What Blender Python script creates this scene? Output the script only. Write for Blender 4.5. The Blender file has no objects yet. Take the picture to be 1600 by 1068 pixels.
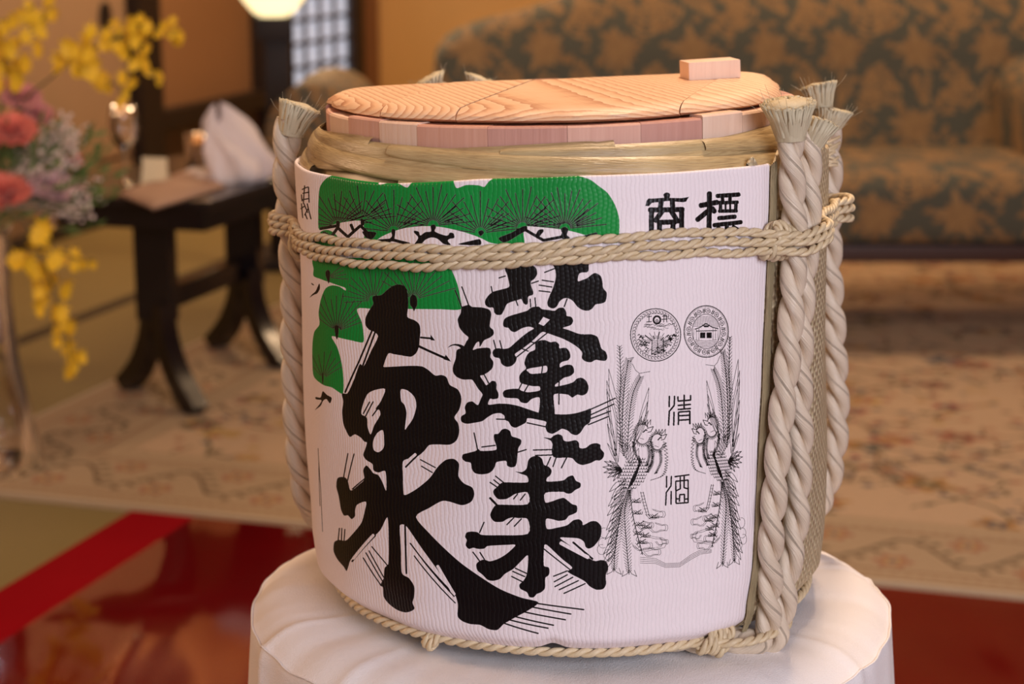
import bpy, bmesh, math, random
import numpy as np
from mathutils import Vector, Matrix, noise
C = bpy.context.scene.collection
RND = random.Random(11)
rad = math.radians

# ---------------------------------------------------------------- camera, world, lights, exposure
F_PX = 2960.0; PITCH = rad(12.65); DIST = 1.3543; ZS = 0.60; CAM = np.array([-0.04, -DIST, ZS + 0.4854])
cam_d = bpy.data.cameras.new('camera'); cam = bpy.data.objects.new('camera', cam_d); C.objects.link(cam)
cam_d.sensor_width = 36; cam_d.lens = F_PX / 1600 * 36; cam.location = CAM; cam.rotation_euler = (rad(90) - PITCH, 0, 0)
cam_d.clip_start = .05; cam_d.clip_end = 60
cam_d.dof.use_dof = True; cam_d.dof.focus_distance = 1.24; cam_d.dof.aperture_fstop = 7.5
bpy.context.scene.camera = cam
vs = bpy.context.scene.view_settings
bpy.context.scene.display_settings.display_device = 'sRGB'
vs.view_transform = 'Standard'; vs.look = 'None'; vs.gamma = 1; vs.use_curve_mapping = False
vs.exposure = 0.42
w = bpy.data.worlds.new('world'); bpy.context.scene.world = w; w.use_nodes = True
w.node_tree.nodes['Background'].inputs[0].default_value = (1.0, .74, .56, 1); w.node_tree.nodes['Background'].inputs[1].default_value = .22
def area(name, loc, target, size, power, col, sy=None):
    l = bpy.data.lights.new(name, 'AREA'); l.energy = power; l.color = col; l.size = size
    if sy: l.shape = 'RECTANGLE'; l.size_y = sy
    o = bpy.data.objects.new(name, l); C.objects.link(o); o.location = loc
    o.rotation_euler = (Vector(target) - Vector(loc)).to_track_quat('-Z', 'Y').to_euler(); return o
area('window_daylight', (1.3, -3.0, 1.75), (0, 0, .85), 1.9, 62, (.86, .88, 1.0), 1.3)      # cool window behind the photographer
area('ceiling_light', (.30, .55, 2.5), (.1, .1, 0), .35, 25, (1.0, .72, .48))                   # warm ceiling light
area('left_lamp_light', (-2.4, .6, 1.6), (0, 0, .8), .7, 16, (1.0, .62, .36))
area('sofa_ceiling_light', (.8, 3.85, 2.5), (.8, 3.7, 0), .5, 22, (1.0, .66, .38))
area('back_ceiling_light', (-.9, 5.6, 2.5), (-.9, 5.9, 0), 1.0, 34, (1.0, .60, .30))

# ---------------------------------------------------------------- helpers
def ray(x, y):
    return np.array([(x - 800) / F_PX, math.cos(PITCH) - (y - 534) / F_PX * math.sin(PITCH), -math.sin(PITCH) - (y - 534) / F_PX * math.cos(PITCH)])
def at_z(x, y, h=0.0):
    r = ray(x, y); return CAM + r * (h - CAM[2]) / r[2]
def at_y(x, y, Y):
    r = ray(x, y); return CAM + r * (Y - CAM[1]) / r[1]
def proj(P):
    v = P - CAM; d = v[:, 1] * math.cos(PITCH) - v[:, 2] * math.sin(PITCH); u = v[:, 1] * math.sin(PITCH) + v[:, 2] * math.cos(PITCH)
    return np.c_[800 + F_PX * v[:, 0] / d, 534 - F_PX * u / d]

def props(o, label=None, cat=None, group=None, kind=None):
    if label: o['label'] = label
    if cat: o['category'] = cat
    if group: o['group'] = group
    if kind: o['kind'] = kind
    return o
def link(name, me, parent=None, mat=None):
    o = bpy.data.objects.new(name, me); C.objects.link(o)
    if mat is not None and me is not None and not me.materials: me.materials.append(mat)
    if parent is not None: o.parent = parent; o.matrix_parent_inverse = Matrix.Translation(-Vector(parent.location))
    return o
def thing(name, label, cat, loc=(0, 0, 0), group=None, kind=None):
    o = bpy.data.objects.new(name, None); C.objects.link(o); o.location = loc; o.empty_display_size = .05
    return props(o, label, cat, group, kind)
class MB:
    """collects world-space geometry, built as ONE mesh object"""
    def __init__(s): s.v = []; s.f = []; s.uv = []
    def add(s, v, f, uv=None):
        b = len(s.v); s.v += [tuple(p) for p in v]; s.f += [tuple(b + i for i in q) for q in f]
        s.uv += [tuple(p) for p in uv] if uv is not None else [(0, 0)] * len(v)
    def grid(s, G, close_u=False, close_v=False, uv=None, flip=False):
        G = np.asarray(G, float); n, m = G.shape[:2]; f = []
        for i in range(n if close_u else n - 1):
            for j in range(m if close_v else m - 1):
                q = (i * m + j, ((i + 1) % n) * m + j, ((i + 1) % n) * m + (j + 1) % m, i * m + (j + 1) % m)
                f.append(q[::-1] if flip else q)
        s.add(G.reshape(-1, 3), f, None if uv is None else np.asarray(uv).reshape(-1, 2))
    def box(s, c, d, M=None, bev=0.0):
        bm = bmesh.new(); bmesh.ops.create_cube(bm, size=1, matrix=Matrix.Diagonal((*d, 1)))
        if bev: bmesh.ops.bevel(bm, geom=bm.edges[:], offset=bev, segments=2, affect='EDGES', profile=.7)
        T = Matrix.Translation(Vector(c)) @ (M.to_4x4() if M is not None else Matrix())
        bm.transform(T); bm.verts.index_update()
        s.add([v.co[:] for v in bm.verts], [[v.index for v in f.verts] for f in bm.faces]); bm.free()
    def prism(s, poly, z0, z1):
        n = len(poly); v = [(x, y, z0) for x, y in poly] + [(x, y, z1) for x, y in poly]
        s.add(v, [tuple(range(n))[::-1], tuple(range(n, 2 * n))] + [(i, (i + 1) % n, n + (i + 1) % n, n + i) for i in range(n)])
    def tube(s, path, r, n=10, cap=True, k=1.0):
        P = np.asarray(path, float); m = len(P); r = np.broadcast_to(np.asarray(r, float), (m,)); T, N, B = frames(P)
        a = np.linspace(0, 2 * np.pi, n, endpoint=False)
        G = P[:, None] + r[:, None, None] * (np.cos(a)[None, :, None] * N[:, None] + np.sin(a)[None, :, None] * B[:, None] * k)
        L = np.r_[0, np.cumsum(np.linalg.norm(np.diff(P, axis=0), axis=1))]
        UV = np.stack([np.broadcast_to(a / 6.2832, (m, n)), np.broadcast_to(L[:, None], (m, n))], -1)
        s.grid(G, close_v=True, uv=UV, flip=True)
        if cap:
            b = len(s.v) - m * n; s.f.append(tuple(b + i for i in range(n))); s.f.append(tuple(b + (m - 1) * n + i for i in range(n))[::-1])
    def lathe(s, prof, c, n=32, a0=0, a1=2 * math.pi):
        full = abs(a1 - a0 - 2 * math.pi) < 1e-6
        a = np.linspace(a0, a1, n, endpoint=not full); G = np.array([[(c[0] + r * math.cos(t), c[1] + r * math.sin(t), c[2] + z) for t in a] for r, z in prof])
        s.grid(G, close_v=full, flip=False)
    def build(s, name, mat, parent=None, smooth=True, label=None):
        me = bpy.data.meshes.new(name); me.from_pydata(s.v, [], s.f)
        uvl = me.uv_layers.new(name='UVMap'); idx = np.empty(len(me.loops), np.int32); me.loops.foreach_get('vertex_index', idx)
        uvl.data.foreach_set('uv', np.asarray(s.uv, np.float32)[idx].ravel())
        if smooth: me.polygons.foreach_set('use_smooth', [True] * len(me.polygons))
        if smooth == 'auto': me.set_sharp_from_angle(angle=rad(38))
        me.update(); o = link(name, me, parent, mat)
        if label: o['label'] = label
        return o
def frames(P):
    T = np.gradient(P, axis=0); T /= np.linalg.norm(T, axis=1)[:, None] + 1e-12
    ref = np.array([0, 0, 1.]) if abs(T[0][2]) < .9 else np.array([1., 0, 0])
    N = np.empty_like(P); v = ref - T[0] * ref.dot(T[0]); N[0] = v / np.linalg.norm(v)
    for i in range(1, len(P)):
        v = N[i - 1] - T[i] * N[i - 1].dot(T[i]); N[i] = v / np.linalg.norm(v)
    return T, N, np.cross(T, N)
def spline(pts, n):
    P = np.asarray(pts, float); m = len(P); t = np.linspace(0, m - 1, n); k = np.minimum(t.astype(int), m - 2); u = (t - k)[:, None]
    p0 = P[np.maximum(k - 1, 0)]; p1 = P[k]; p2 = P[k + 1]; p3 = P[np.minimum(k + 2, m - 1)]
    Q = .5 * (2 * p1 + (p2 - p0) * u + (2 * p0 - 5 * p1 + 4 * p2 - p3) * u ** 2 + (3 * p1 - p0 - 3 * p2 + p3) * u ** 3)
    d = np.r_[0, np.cumsum(np.linalg.norm(np.diff(Q, axis=0), axis=1))]; s = np.linspace(0, d[-1], n)
    return np.stack([np.interp(s, d, Q[:, j]) for j in range(P.shape[1])], 1)

# ---------------------------------------------------------------- material helpers
class NT:
    def __init__(s, name):
        s.m = bpy.data.materials.new(name); s.m.use_nodes = True; s.t = s.m.node_tree; s.b = s.t.nodes['Principled BSDF']; s.out = s.t.nodes['Material Output']
    def n(s, typ, ins=None, **kw):
        x = s.t.nodes.new('ShaderNode' + typ)
        for k, v in kw.items(): setattr(x, k, v)
        for k, v in (ins or {}).items(): s.set(x.inputs[k], v)
        return x
    def set(s, sock, v):
        if isinstance(v, bpy.types.NodeSocket): s.t.links.new(v, sock)
        elif isinstance(v, bpy.types.Node): s.t.links.new(v.outputs[0], sock)
        else: sock.default_value = (*v, 1) if isinstance(v, tuple) and len(v) == 3 and len(sock.default_value) == 4 else v
    def p(s, **kw):
        for k, v in kw.items(): s.set(s.b.inputs[k.replace('_', ' ')], v)
        return s
    def math(s, op, a, b=0.0, c=0.0):
        x = s.n('Math', operation=op); s.set(x.inputs[0], a); s.set(x.inputs[1], b); s.set(x.inputs[2], c); return x.outputs[0]
    def mix(s, f, a, b):
        x = s.n('Mix', data_type='RGBA'); s.set(x.inputs[0], f); s.set(x.inputs[6], a); s.set(x.inputs[7], b); return x.outputs[2]
    def ramp(s, f, stops):
        x = s.n('ValToRGB'); s.set(x.inputs[0], f); e = x.color_ramp.elements
        while len(e) < len(stops): e.new(.5)
        for q, (p, c) in zip(e, stops): q.position = p; q.color = (*c, 1)
        return x.outputs[0]
    def noise(s, vec, scale, detail=3, rough=.5, dist=0.0):
        return s.n('TexNoise', {'Vector': vec, 'Scale': scale, 'Detail': detail, 'Roughness': rough, 'Distortion': dist}).outputs[0]
    def map(s, vec, scale=(1, 1, 1), rot=(0, 0, 0), loc=(0, 0, 0)):
        return s.n('Mapping', {'Vector': vec, 'Scale': scale, 'Rotation': rot, 'Location': loc}).outputs[0]
    def co(s, k='Object'): return s.n('TexCoord').outputs[k]
    def bump(s, h, dist=.001, st=1.0):
        x = s.n('Bump', {'Height': h, 'Distance': dist, 'Strength': st}); s.set(s.b.inputs['Normal'], x.outputs[0]); return s
def plain(name, col, rough=.5, bump=0, bscale=60, var=.12, **kw):
    t = NT(name); c = t.co(); nz = t.noise(c, bscale * .25, 3)
    t.p(Base_Color=t.mix(t.math('MULTIPLY', nz, var * 2), col, tuple(x * .55 for x in col)), Roughness=rough, **kw)
    if bump: t.bump(t.noise(c, bscale, 4), bump)
    return t.m
def fibre(name, c1, c2, rough=.45, su=26, sv=30, bump=.0006, sheen=0.0):
    t = NT(name); uv = t.co('UV'); a = t.noise(t.map(uv, (su, sv, 1)), 1.0, 3, .6); b = t.noise(t.map(uv, (su * 3, sv * .8, 1)), 1.0, 2)
    big = t.noise(t.co(), 45, 2)
    t.p(Base_Color=t.mix(t.math('MULTIPLY', t.math('ADD', a, t.math('MULTIPLY', big, .6)), .62), c1, c2), Roughness=rough, Specular_IOR_Level=.5, Sheen_Weight=sheen)
    t.bump(t.math('ADD', a, t.math('MULTIPLY', b, .6)), bump); return t.m
def new_image(name, arr):
    h, w_ = arr.shape[:2]; im = bpy.data.images.new(name, w_, h, float_buffer=False, is_data=True)
    px = np.ones((h, w_, 4), np.float32); px[:, :, :arr.shape[2]] = arr; im.pixels.foreach_set(px.ravel()); im.update(); im.pack(); return im
def fill(img, P, col, only=None):
    P = np.asarray(P, float); H, W = img.shape[:2]
    y0 = max(0, int(math.ceil(P[:, 1].min() - .5))); y1 = min(H - 1, int(math.floor(P[:, 1].max() - .5)))
    if y1 < y0: return
    X1, Y1 = P[:, 0], P[:, 1]; X2, Y2 = np.roll(X1, -1), np.roll(Y1, -1)
    for y in range(y0, y1 + 1):
        yc = y + .5; m = (Y1 <= yc) != (Y2 <= yc)
        if not m.any(): continue
        xs = np.sort(X1[m] + (yc - Y1[m]) * (X2[m] - X1[m]) / (Y2[m] - Y1[m]))
        for a, b in zip(xs[::2], xs[1::2]):
            i = max(0, int(math.ceil(a - .5))); j = min(W, int(math.floor(b - .5)) + 1)
            if j > i:
                if only is None: img[y, i:j] = col
                else: r = img[y, i:j]; r[r == only] = col
def smooth(pts, k=5):
    n = len(pts); out = []
    for i in range(n):
        p0, p1, p2, p3 = (np.array(pts[(i + j) % n]) for j in (-1, 0, 1, 2))
        for t in range(k):
            out.append(catm(p0, p1, p2, p3, t / k))
    return out
def catm(p0, p1, p2, p3, u, T=.42):
    m1 = T * (p2 - p0); m2 = T * (p3 - p1); L = np.linalg.norm(p2 - p1)
    for m in (m1, m2):
        l = np.linalg.norm(m)
        if l > L: m *= L / l
    return (2 * u**3 - 3 * u**2 + 1) * p1 + (u**3 - 2 * u**2 + u) * m1 + (3 * u**2 - 2 * u**3) * p2 + (u**3 - u**2) * m2
def art_polys():
    for col, kind, w, pts in ART:
        if kind == 'B': yield smooth(pts, 4), col
        elif kind == 'P': yield pts, col
        else:
            a = np.array(pts[0]); b = np.array(pts[-1]); d = b - a; L = np.linalg.norm(d) + 1e-9; n = np.array([-d[1], d[0]]) / L * max(w, .5) / 2; e = d / L * w * .3
            yield [a - e + n * .5, a + n, b + n, b + e + n * .5, b + e - n * .5, b - n, a - n, a - e - n * .5], col
# ---- ART BEGIN
ART = []   # (colour, kind, width, points in photograph pixels)
def art(col, kind, org, text, w=0.0):
    ox, oy, s = org
    for line in text.strip().split('\n'):
        line = line.strip()
        if not line: continue
        pts = [tuple(float(v) for v in q.split(',')) for q in line.split()]
        ART.append((col, kind, w / s, [(ox + x / s, oy + y / s) for x, y in pts]))
A3 = (480, 260, 3.142); A4 = (480, 420, 3.814); A5 = (480, 680, 3.142); A6 = (700, 400, 3.814); A7 = (700, 660, 3.814)
A8 = (920, 460, 3.814); A9 = (920, 640, 3.814); AK = (960, 270, 6.667); AB = (380, 800, 2.581); PX = (0, 0, 1.0)
# pine: green crowns
art('g', 'B', A3, '''
60,312 54,240 55,170 60,110 75,78 105,50 150,30 250,30 330,48 350,88 400,80 450,86 492,103 515,68 540,40 620,30 700,48 720,80 735,106 780,91 840,92 870,99 895,70 950,40 1000,30 1150,30 1250,30 1380,60 1430,95 1475,130 1512,190 1532,260 1530,350 1520,375 1450,375 1400,350 1350,332 1280,314 1200,303 1100,294 1070,296 1062,330 1062,385 980,385 900,374 850,350 780,325 700,305 640,295 560,293 480,302 420,320 360,347 310,385 275,385 280,340 270,270 200,270 120,287
42,385 55,335 75,315 105,312 140,333 165,385''')
art('g', 'B', A4, '''
38,-60 38,0 38,42 80,60 130,78 180,96 226,112 228,128 190,104 145,98 108,118 82,178 68,260 73,330 42,375 31,450 31,560 40,642 95,690 150,707 208,744 217,700 214,630 204,555 180,468 145,402 200,412 260,425 333,437 335,380 325,315 298,237 400,238 600,238 800,240 915,240 912,170 895,90 862,10 820,-60 600,-66 200,-66''')
# pine: needles (fans) and twigs
def fan(org, cx, cy, r0, r1, a0, a1, n, w):
    for i in range(n):
        a = math.radians(a0 + (a1 - a0) * i / (n - 1)); k = 1 - .16 * ((i * 7) % 3) / 2
        art('n', 'L', org, '%f,%f %f,%f' % (cx + r0 * math.cos(a), cy - r0 * math.sin(a), cx + r1 * k * math.cos(a), cy - r1 * k * math.sin(a)), w)
for c in ((150, 290, 14), (268, 262, 12), (425, 318, 13), (618, 290, 15), (850, 325, 13), (1058, 300, 15), (1265, 305, 17)):
    fan(A3, c[0], c[1], 28, 205 if c[0] > 300 else 170, 6, 174, c[2], 5.2)
    fan(A3, c[0], c[1], 60, 150, 12, 40, 4, 6)
fan(A4, 125, 50, 18, 120, -5, 40, 4, 4.5); fan(A4, 395, 185, 30, 190, 60, 185, 11, 4.8); fan(A4, 635, 180, 30, 260, 15, 150, 12, 5)
fan(A4, 175, 370, 25, 230, 20, 140, 13, 5); fan(A4, 95, 650, 20, 170, 30, 130, 8, 4.5)
art('k', 'B', A4, '''
110,15 125,5 137,20 135,60 128,88 118,62 110,40
612,175 625,152 645,158 655,180 655,215 645,235 636,252 628,232 614,215
162,345 175,335 186,350 186,385 178,420 168,395
88,620 95,618 98,650 93,690 88,660''')
art('k', 'B', A4, '''
72,86 75,118 60,145 38,155 15,170 30,150 50,132
50,762 80,765 92,728 118,750 146,768 135,800 115,775 95,785 80,815 45,840 72,808 85,782 52,776
25,82 42,96 28,94''')
art('k', 'L', A3, '''
65,305 150,290
80,325 118,345
118,345 150,300
150,300 200,345
200,345 262,290
262,290 300,330
215,285 225,310
350,365 420,360
420,360 425,325
420,360 500,380
370,395 420,350
990,345 1070,310
1070,310 1160,362
1160,362 1250,345
1250,345 1320,375
1130,345 1150,320
1250,345 1265,310
1310,360 1420,330''', 15)
art('k', 'B', A3, '''
270,320 300,318 340,325 320,355 290,350
262,255 278,262 280,285 265,290
415,308 432,310 430,335 415,332
142,268 160,270 158,300 145,295
606,290 625,284 632,300 626,318 665,335 690,338 700,325 718,328 722,350 700,355 690,365 705,385 670,380 640,355 610,348 580,360 555,385 525,385 545,350 525,325 525,315 548,320 555,338 580,322 608,318
840,320 858,312 868,325 850,342
940,350 1000,325 1055,295 1078,292 1078,312 1040,335 990,365 960,372
740,382 800,365 848,357 850,385
1245,305 1265,296 1282,308 1275,335 1290,350 1255,352 1252,330
1135,312 1158,308 1160,320 1145,335 1132,350 1120,340''')
# the big character on the left
art('k', 'B', PX, ' '.join(['%f,%f' % (480 + x / 3.814, 420 + y / 3.814) for x, y in
 [(388,180),(395,160),(440,155),(475,125),(510,100),(550,92),(582,105),(600,150),(602,220),(597,285),(640,305),(668,330),(675,370),(670,420),(666,462),(650,500),(620,522),(580,518),(520,508),(482,505),(454,580),(460,584),(600,577),(680,579),(720,600),(762,634),(800,631),(830,645),(850,690),(895,715),(915,750),(918,790),(905,840),(877,884),(900,920),(906,970),(890,1020),(850,1046),(780,1045),(728,1049)]] +
 ['%f,%f' % (480 + x / 3.142, 680 + y / 3.142) for x, y in
 [(575,75),(545,100),(505,112),(470,128),(470,200),(474,289),(490,289),(540,260),(600,210),(640,155),(680,120),(720,115),(745,140),(743,200),(770,235),(810,255),(820,290),(805,325),(760,342),(700,325),(660,322),(600,355),(534,399),(600,480),(680,560),(760,630),(860,700),(950,755),(1050,795),(1135,818),(1085,858),(1020,893),(965,925),(950,940),(930,955),(890,950),(850,930),(800,925),(760,910),(738,885),(740,830),(725,780),(690,730),(640,660),(560,550),(495,455),(475,437),(455,442),(460,560),(465,675),(500,700),(525,740),(525,790),(517,820),(527,848),(510,862),(480,868),(440,855),(400,825),(375,790),(372,745),(358,735),(375,700),(380,650),(398,630),(400,520),(394,402),(362,460),(325,500),(275,555),(215,608),(203,640),(193,665),(180,645),(150,610),(130,570),(132,525),(155,512),(190,515),(225,480),(265,430),(280,380),(289,325),(245,340),(235,370),(235,395),(218,410),(200,392),(180,392),(165,360),(155,300),(143,250),(150,208),(185,205),(200,225),(214,270),(255,240),(280,215),(275,170),(290,147),(310,165),(325,185),(350,195),(370,230),(388,270),(384,176),(350,182),(325,170),(320,140),(290,120),(275,95),(285,65),(293,35)]] +
 ['%f,%f' % (480 + x / 3.814, 420 + y / 3.814) for x, y in
 [(340,1028),(320,1005),(285,985),(255,1000),(235,970),(215,920),(208,850),(215,790),(206,742),(240,740),(280,655),(312,567),(338,577),(380,490),(422,402),(400,375),(370,362),(348,335),(348,290),(370,245),(395,205)]]))
art('w', 'B', A4, '''
360,745 400,722 465,715 437,790 408,832 430,840 435,870 400,930 378,985 360,940 355,885 322,862 335,800
558,718 600,725 640,765 650,820 630,890 600,935 582,955 592,860 580,810 560,785''')
art('w', 'B', PX, '598.5,672.2 590.1,675.6 584.4,684.8 582.5,694.3 584.4,702.9 591.4,706.1 598.4,700.7 600.3,692.7')
art('k', 'L', A4, '''
372,792 334,862
393,790 345,882
420,832 388,875''', 8)
art('k', 'L', A4, '''
385,370 304,562
404,378 332,574
302,565 226,735
675,408 745,414''', 11)
art('k', 'L', A4, '665,460 842,540', 14)
art('k', 'P', A4, '''
735,390 762,426 735,424
826,510 858,552 812,538''')
art('k', 'L', A5, '''
200,88 178,210
230,90 198,222
555,118 630,158
560,150 615,182
158,455 152,514
170,455 168,514
185,460 181,516
317,545 396,640
303,565 376,697
288,575 372,718
275,600 362,735
505,528 727,785
525,590 727,822''', 6)
art('k', 'L', A5, '''
335,490 220,618
480,440 487,677
222,262 284,208
545,93 483,155''', 9)
art('w', 'L', A5, '''
325,488 226,604
466,448 470,668
275,205 212,258
532,92 476,140
640,640 722,780''', 14)
art('k', 'L', A5, '508,530 722,790', 6)
art('k', 'L', AB, '''
1180,366 1374,392
1150,378 1322,410
1120,398 1300,433
1090,418 1252,455
1062,430 1230,467
1050,446 1190,488''', 6)
# upper character of the right column
art('k', 'B', A6, '''
342,30 340,80 352,110 362,150 362,184 310,200 268,212 240,235 222,262 222,288 242,305 270,308 275,335 292,350 318,348 335,320 352,285 385,270 415,262 437,256 448,278 465,290 476,280 478,242 505,230 508,212 495,175 495,150 515,135 532,105 525,72 505,56 480,62 470,30
628,30 640,85 642,130 625,190 605,235 592,275 598,300 625,312 648,300 665,270 690,252 718,252 745,268 770,300 800,320 835,325 860,312 880,288 915,282 938,270 946,240 945,215 925,190 920,150 910,118 880,100 858,108 830,130 800,142 774,148 780,108 800,97 825,97 838,85 838,62 835,30
328,402 338,372 370,355 420,340 470,325 498,305 540,300 560,315 600,320 635,325 660,308 690,308 705,335 708,355 735,362 746,385 735,408 712,418 685,428 720,440 780,462 820,465 855,465 890,480 905,520 915,550 940,570 950,600 940,622 910,622 880,618 850,632 815,625 797,605 800,575 775,545 730,515 680,490 630,472 590,458 560,452 500,508 445,550 398,584 410,605 400,635 375,655 345,658 318,640 308,610 275,600 265,575 275,555 300,548 330,552 365,545 400,515 440,480 480,450 512,430 480,420 440,430 400,452 375,445 360,428 335,422
520,518 545,502 580,500 610,512 640,508 662,525 665,548 700,545 722,565 730,598 715,620 685,628 668,640 668,662 700,648 735,648 750,668 750,695 725,715 690,725 660,750 640,764 640,776 700,765 745,750 770,728 800,725 825,745 838,780 828,815 800,830 770,825 740,842 715,825 634,822 632,880 632,955 545,950 545,900 545,842 500,850 470,875 435,870 415,848 370,845 335,840 327,815 340,798 380,790 420,790 440,802 480,810 545,800 545,776 510,775 470,767 430,752 425,715 440,690 465,668 455,640 465,600 485,572 518,556
80,305 100,295 125,290 145,302 200,305 245,318 258,345 252,385 250,420 270,440 272,465 250,485 215,502 190,540 185,510 168,518 148,557 175,550 215,545 248,548 256,575 252,600 270,630 265,665 240,690 210,708 192,714 215,750 228,768 245,757 262,743 282,746 290,765 288,790 300,815 298,845 270,852 250,850 240,884 300,878 360,880 420,892 480,912 545,932 632,940 700,942 760,935 820,918 850,908 852,950 845,990 815,1012 790,1050 765,1066 735,1058 715,1040 680,1028 650,1045 620,1058 590,1045 580,1012 585,987 540,975 475,965 465,990 430,1010 400,1022 375,1010 360,985 340,975 335,950 310,935 270,940 235,960 205,982 160,992 110,998 80,985 78,955 105,935 100,900 115,872 145,865 165,880 180,885 195,850 205,822 180,790 155,750 140,735 90,735 50,718 30,690 30,655 45,610 52,560 90,542 108,510 122,485 95,460 68,425 58,375 75,340
0,545 15,530 45,522 80,528 105,545 88,556 62,537 30,532''')
art('w', 'B', A6, '468,677 490,668 540,660 588,654 587,690 540,698 495,700 480,690')
art('w', 'P', A6, '''
540,402 568,362 606,378 570,415
478,972 586,992 580,1012 474,990''')
art('k', 'L', A6, '''
564,654 558,700
592,456 410,600
490,508 524,520
435,548 478,566
303,130 342,118
257,180 264,214
497,162 540,148
405,262 416,294
575,97 634,74
560,143 630,153
542,172 620,184
542,206 610,214
710,254 692,302
490,255 493,304
518,247 523,300
272,500 285,552
308,502 322,552
440,757 420,797
477,770 456,806
662,745 661,882
215,705 243,758
470,992 582,1016
850,912 998,845
850,945 990,880
848,968 970,922
835,1004 960,953
288,970 340,972
82,182 124,294
42,202 82,304''', 8)
# lower character of the right column
art('k', 'B', A7, '''
275,70 300,65 320,42 345,36 370,50 380,80 410,90 435,102 435,125 420,150 415,185 410,235 400,260 375,266 352,255 345,228 290,235 280,260 265,285 240,302 200,308 160,300 142,275 135,240 105,232 85,215 88,190 120,180 165,168 180,156 195,168 285,162 285,130 275,100
568,88 595,90 612,92 628,78 655,68 680,78 690,105 715,112 760,104 780,120 785,150 820,150 850,128 885,122 908,132 910,155 930,180 925,208 905,225 880,225 850,240 800,252 765,238 740,212 700,208 650,210 625,200 618,170 622,130 610,106
400,290 440,294 468,272 478,225 500,203 535,198 560,215 572,250 600,262 618,285 610,312 590,330 590,350 650,348 690,342 715,322 745,315 762,345 790,360 788,385 760,400 735,420 710,422 685,412 581,418 580,474 620,468 655,455 690,448 715,465 740,485 768,495 768,530 745,545 720,555 700,578 660,585 620,575 584,575 590,632 650,625 710,610 745,582 780,575 800,590 806,610 850,588 885,588 912,615 915,650 905,690 870,735 840,750 820,740 810,710 780,690 720,685 668,685 700,712 740,740 800,780 855,815 880,824 910,818 940,825 955,860 940,910 942,960 925,990 885,995 845,975 815,945 770,920 740,905 712,885 740,862 680,812 590,728 574,730 571,850 600,862 605,890 598,910 580,925 578,985 555,1010 530,1020 510,1040 485,1038 470,1010 432,990 425,965 450,940 470,900 477,792 440,820 390,870 340,900 310,930 270,942 235,935 205,905 175,880 168,845 185,825 215,815 250,825 300,810 350,780 402,729 350,728 300,730 235,735 215,750 180,752 150,745 125,752 105,730 112,700 102,680 110,655 140,648 175,652 200,668 300,670 475,662 475,575 420,568 380,565 350,575 325,590 280,590 258,570 252,545 265,515 285,490 320,488 475,485 473,415 400,425 375,440 345,455 300,455 275,430 270,405 290,385 320,358 360,355 474,355 472,320 435,305''')
art('k', 'L', A7, '''
155,60 176,160
200,145 282,135
415,176 467,160
508,163 620,160
520,195 622,192
612,205 588,258
645,206 625,262
707,208 675,270
283,318 332,357
272,340 312,372
250,355 290,382
460,424 430,462
415,424 390,455
438,572 395,617
392,566 350,608
215,592 188,655
148,770 187,822
190,772 217,814
400,866 474,900
385,885 458,917
378,915 447,949
572,752 726,874
712,882 628,915
712,905 632,948
745,920 636,977
778,940 662,995
818,958 690,1017''', 8)
art('k', 'L', A7, '745,712 862,812', 12)
art('k', 'L', A7, '250,448 292,492', 14)
art('w', 'L', A7, '672,716 835,802', 22)
# trade mark
art('k', 'P', AK, '''
322,345 335,290 352,268 520,258 700,262 745,255 778,248 745,300 715,306 560,292 390,312 362,345
510,225 525,208 548,203 572,210 582,228 572,270 520,270''')
art('k', 'L', AK, '''
490,285 478,370
603,285 608,372
365,385 715,380
388,380 384,500
384,500 386,675
700,380 700,655
500,395 425,500
588,390 655,500
640,500 700,500
455,515 640,510
470,515 468,650
612,510 606,650
455,625 620,620
990,208 985,640
895,340 1075,305
970,400 862,490
1015,365 1045,405''', 54)
art('k', 'L', AK, '''
1068,240 1300,225
1035,545 1322,512
1170,545 1175,625
1092,570 1045,618
1235,562 1300,602
1085,472 1260,455''', 46)
art('k', 'L', AK, '''
1122,235 1130,300
1205,235 1203,300
1088,312 1285,305
1105,300 1105,400
1268,300 1262,400
1090,398 1275,395''', 38)
art('k', 'L', AK, '''
1158,300 1158,390
1206,300 1206,390''', 22)
# refined sake
art('k', 'L', A8, '''
480,605 479,668
511,605 509,660
509,660 480,695
480,695 475,778
508,700 506,778
568,598 568,680
531,608 532,634
532,634 607,628
607,628 607,600
532,660 607,654
532,684 607,678
534,775 535,700
535,700 602,694
602,694 602,770
535,722 602,718
535,748 602,744''', 10)
art('k', 'L', A9, '''
464,395 463,462
492,395 490,452
490,452 462,492
462,492 458,568
491,485 490,562
513,398 598,386
518,425 592,418
592,418 592,552
518,425 520,555
520,557 592,552
545,400 545,470
568,396 568,464
520,482 545,470
568,464 592,470
540,545 542,505
542,505 570,503
570,503 570,548
520,530 540,530
570,532 592,530
''', 9)
# small side character
art('k', 'L', PX, '''
472,296 481,292
473,302 483,300
476,290 474,318
472,312 483,310
475,318 481,332
470,326 476,322
480,318 486,342
482,325 476,336
471,304 472,314
482,292 483,316
477,334 480,342
471,318 473,340''', 1.9)
art('k', 'L', PX, '''
497,700 501,762
501,762 504,830
498,720 500,790''', .9)
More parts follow.
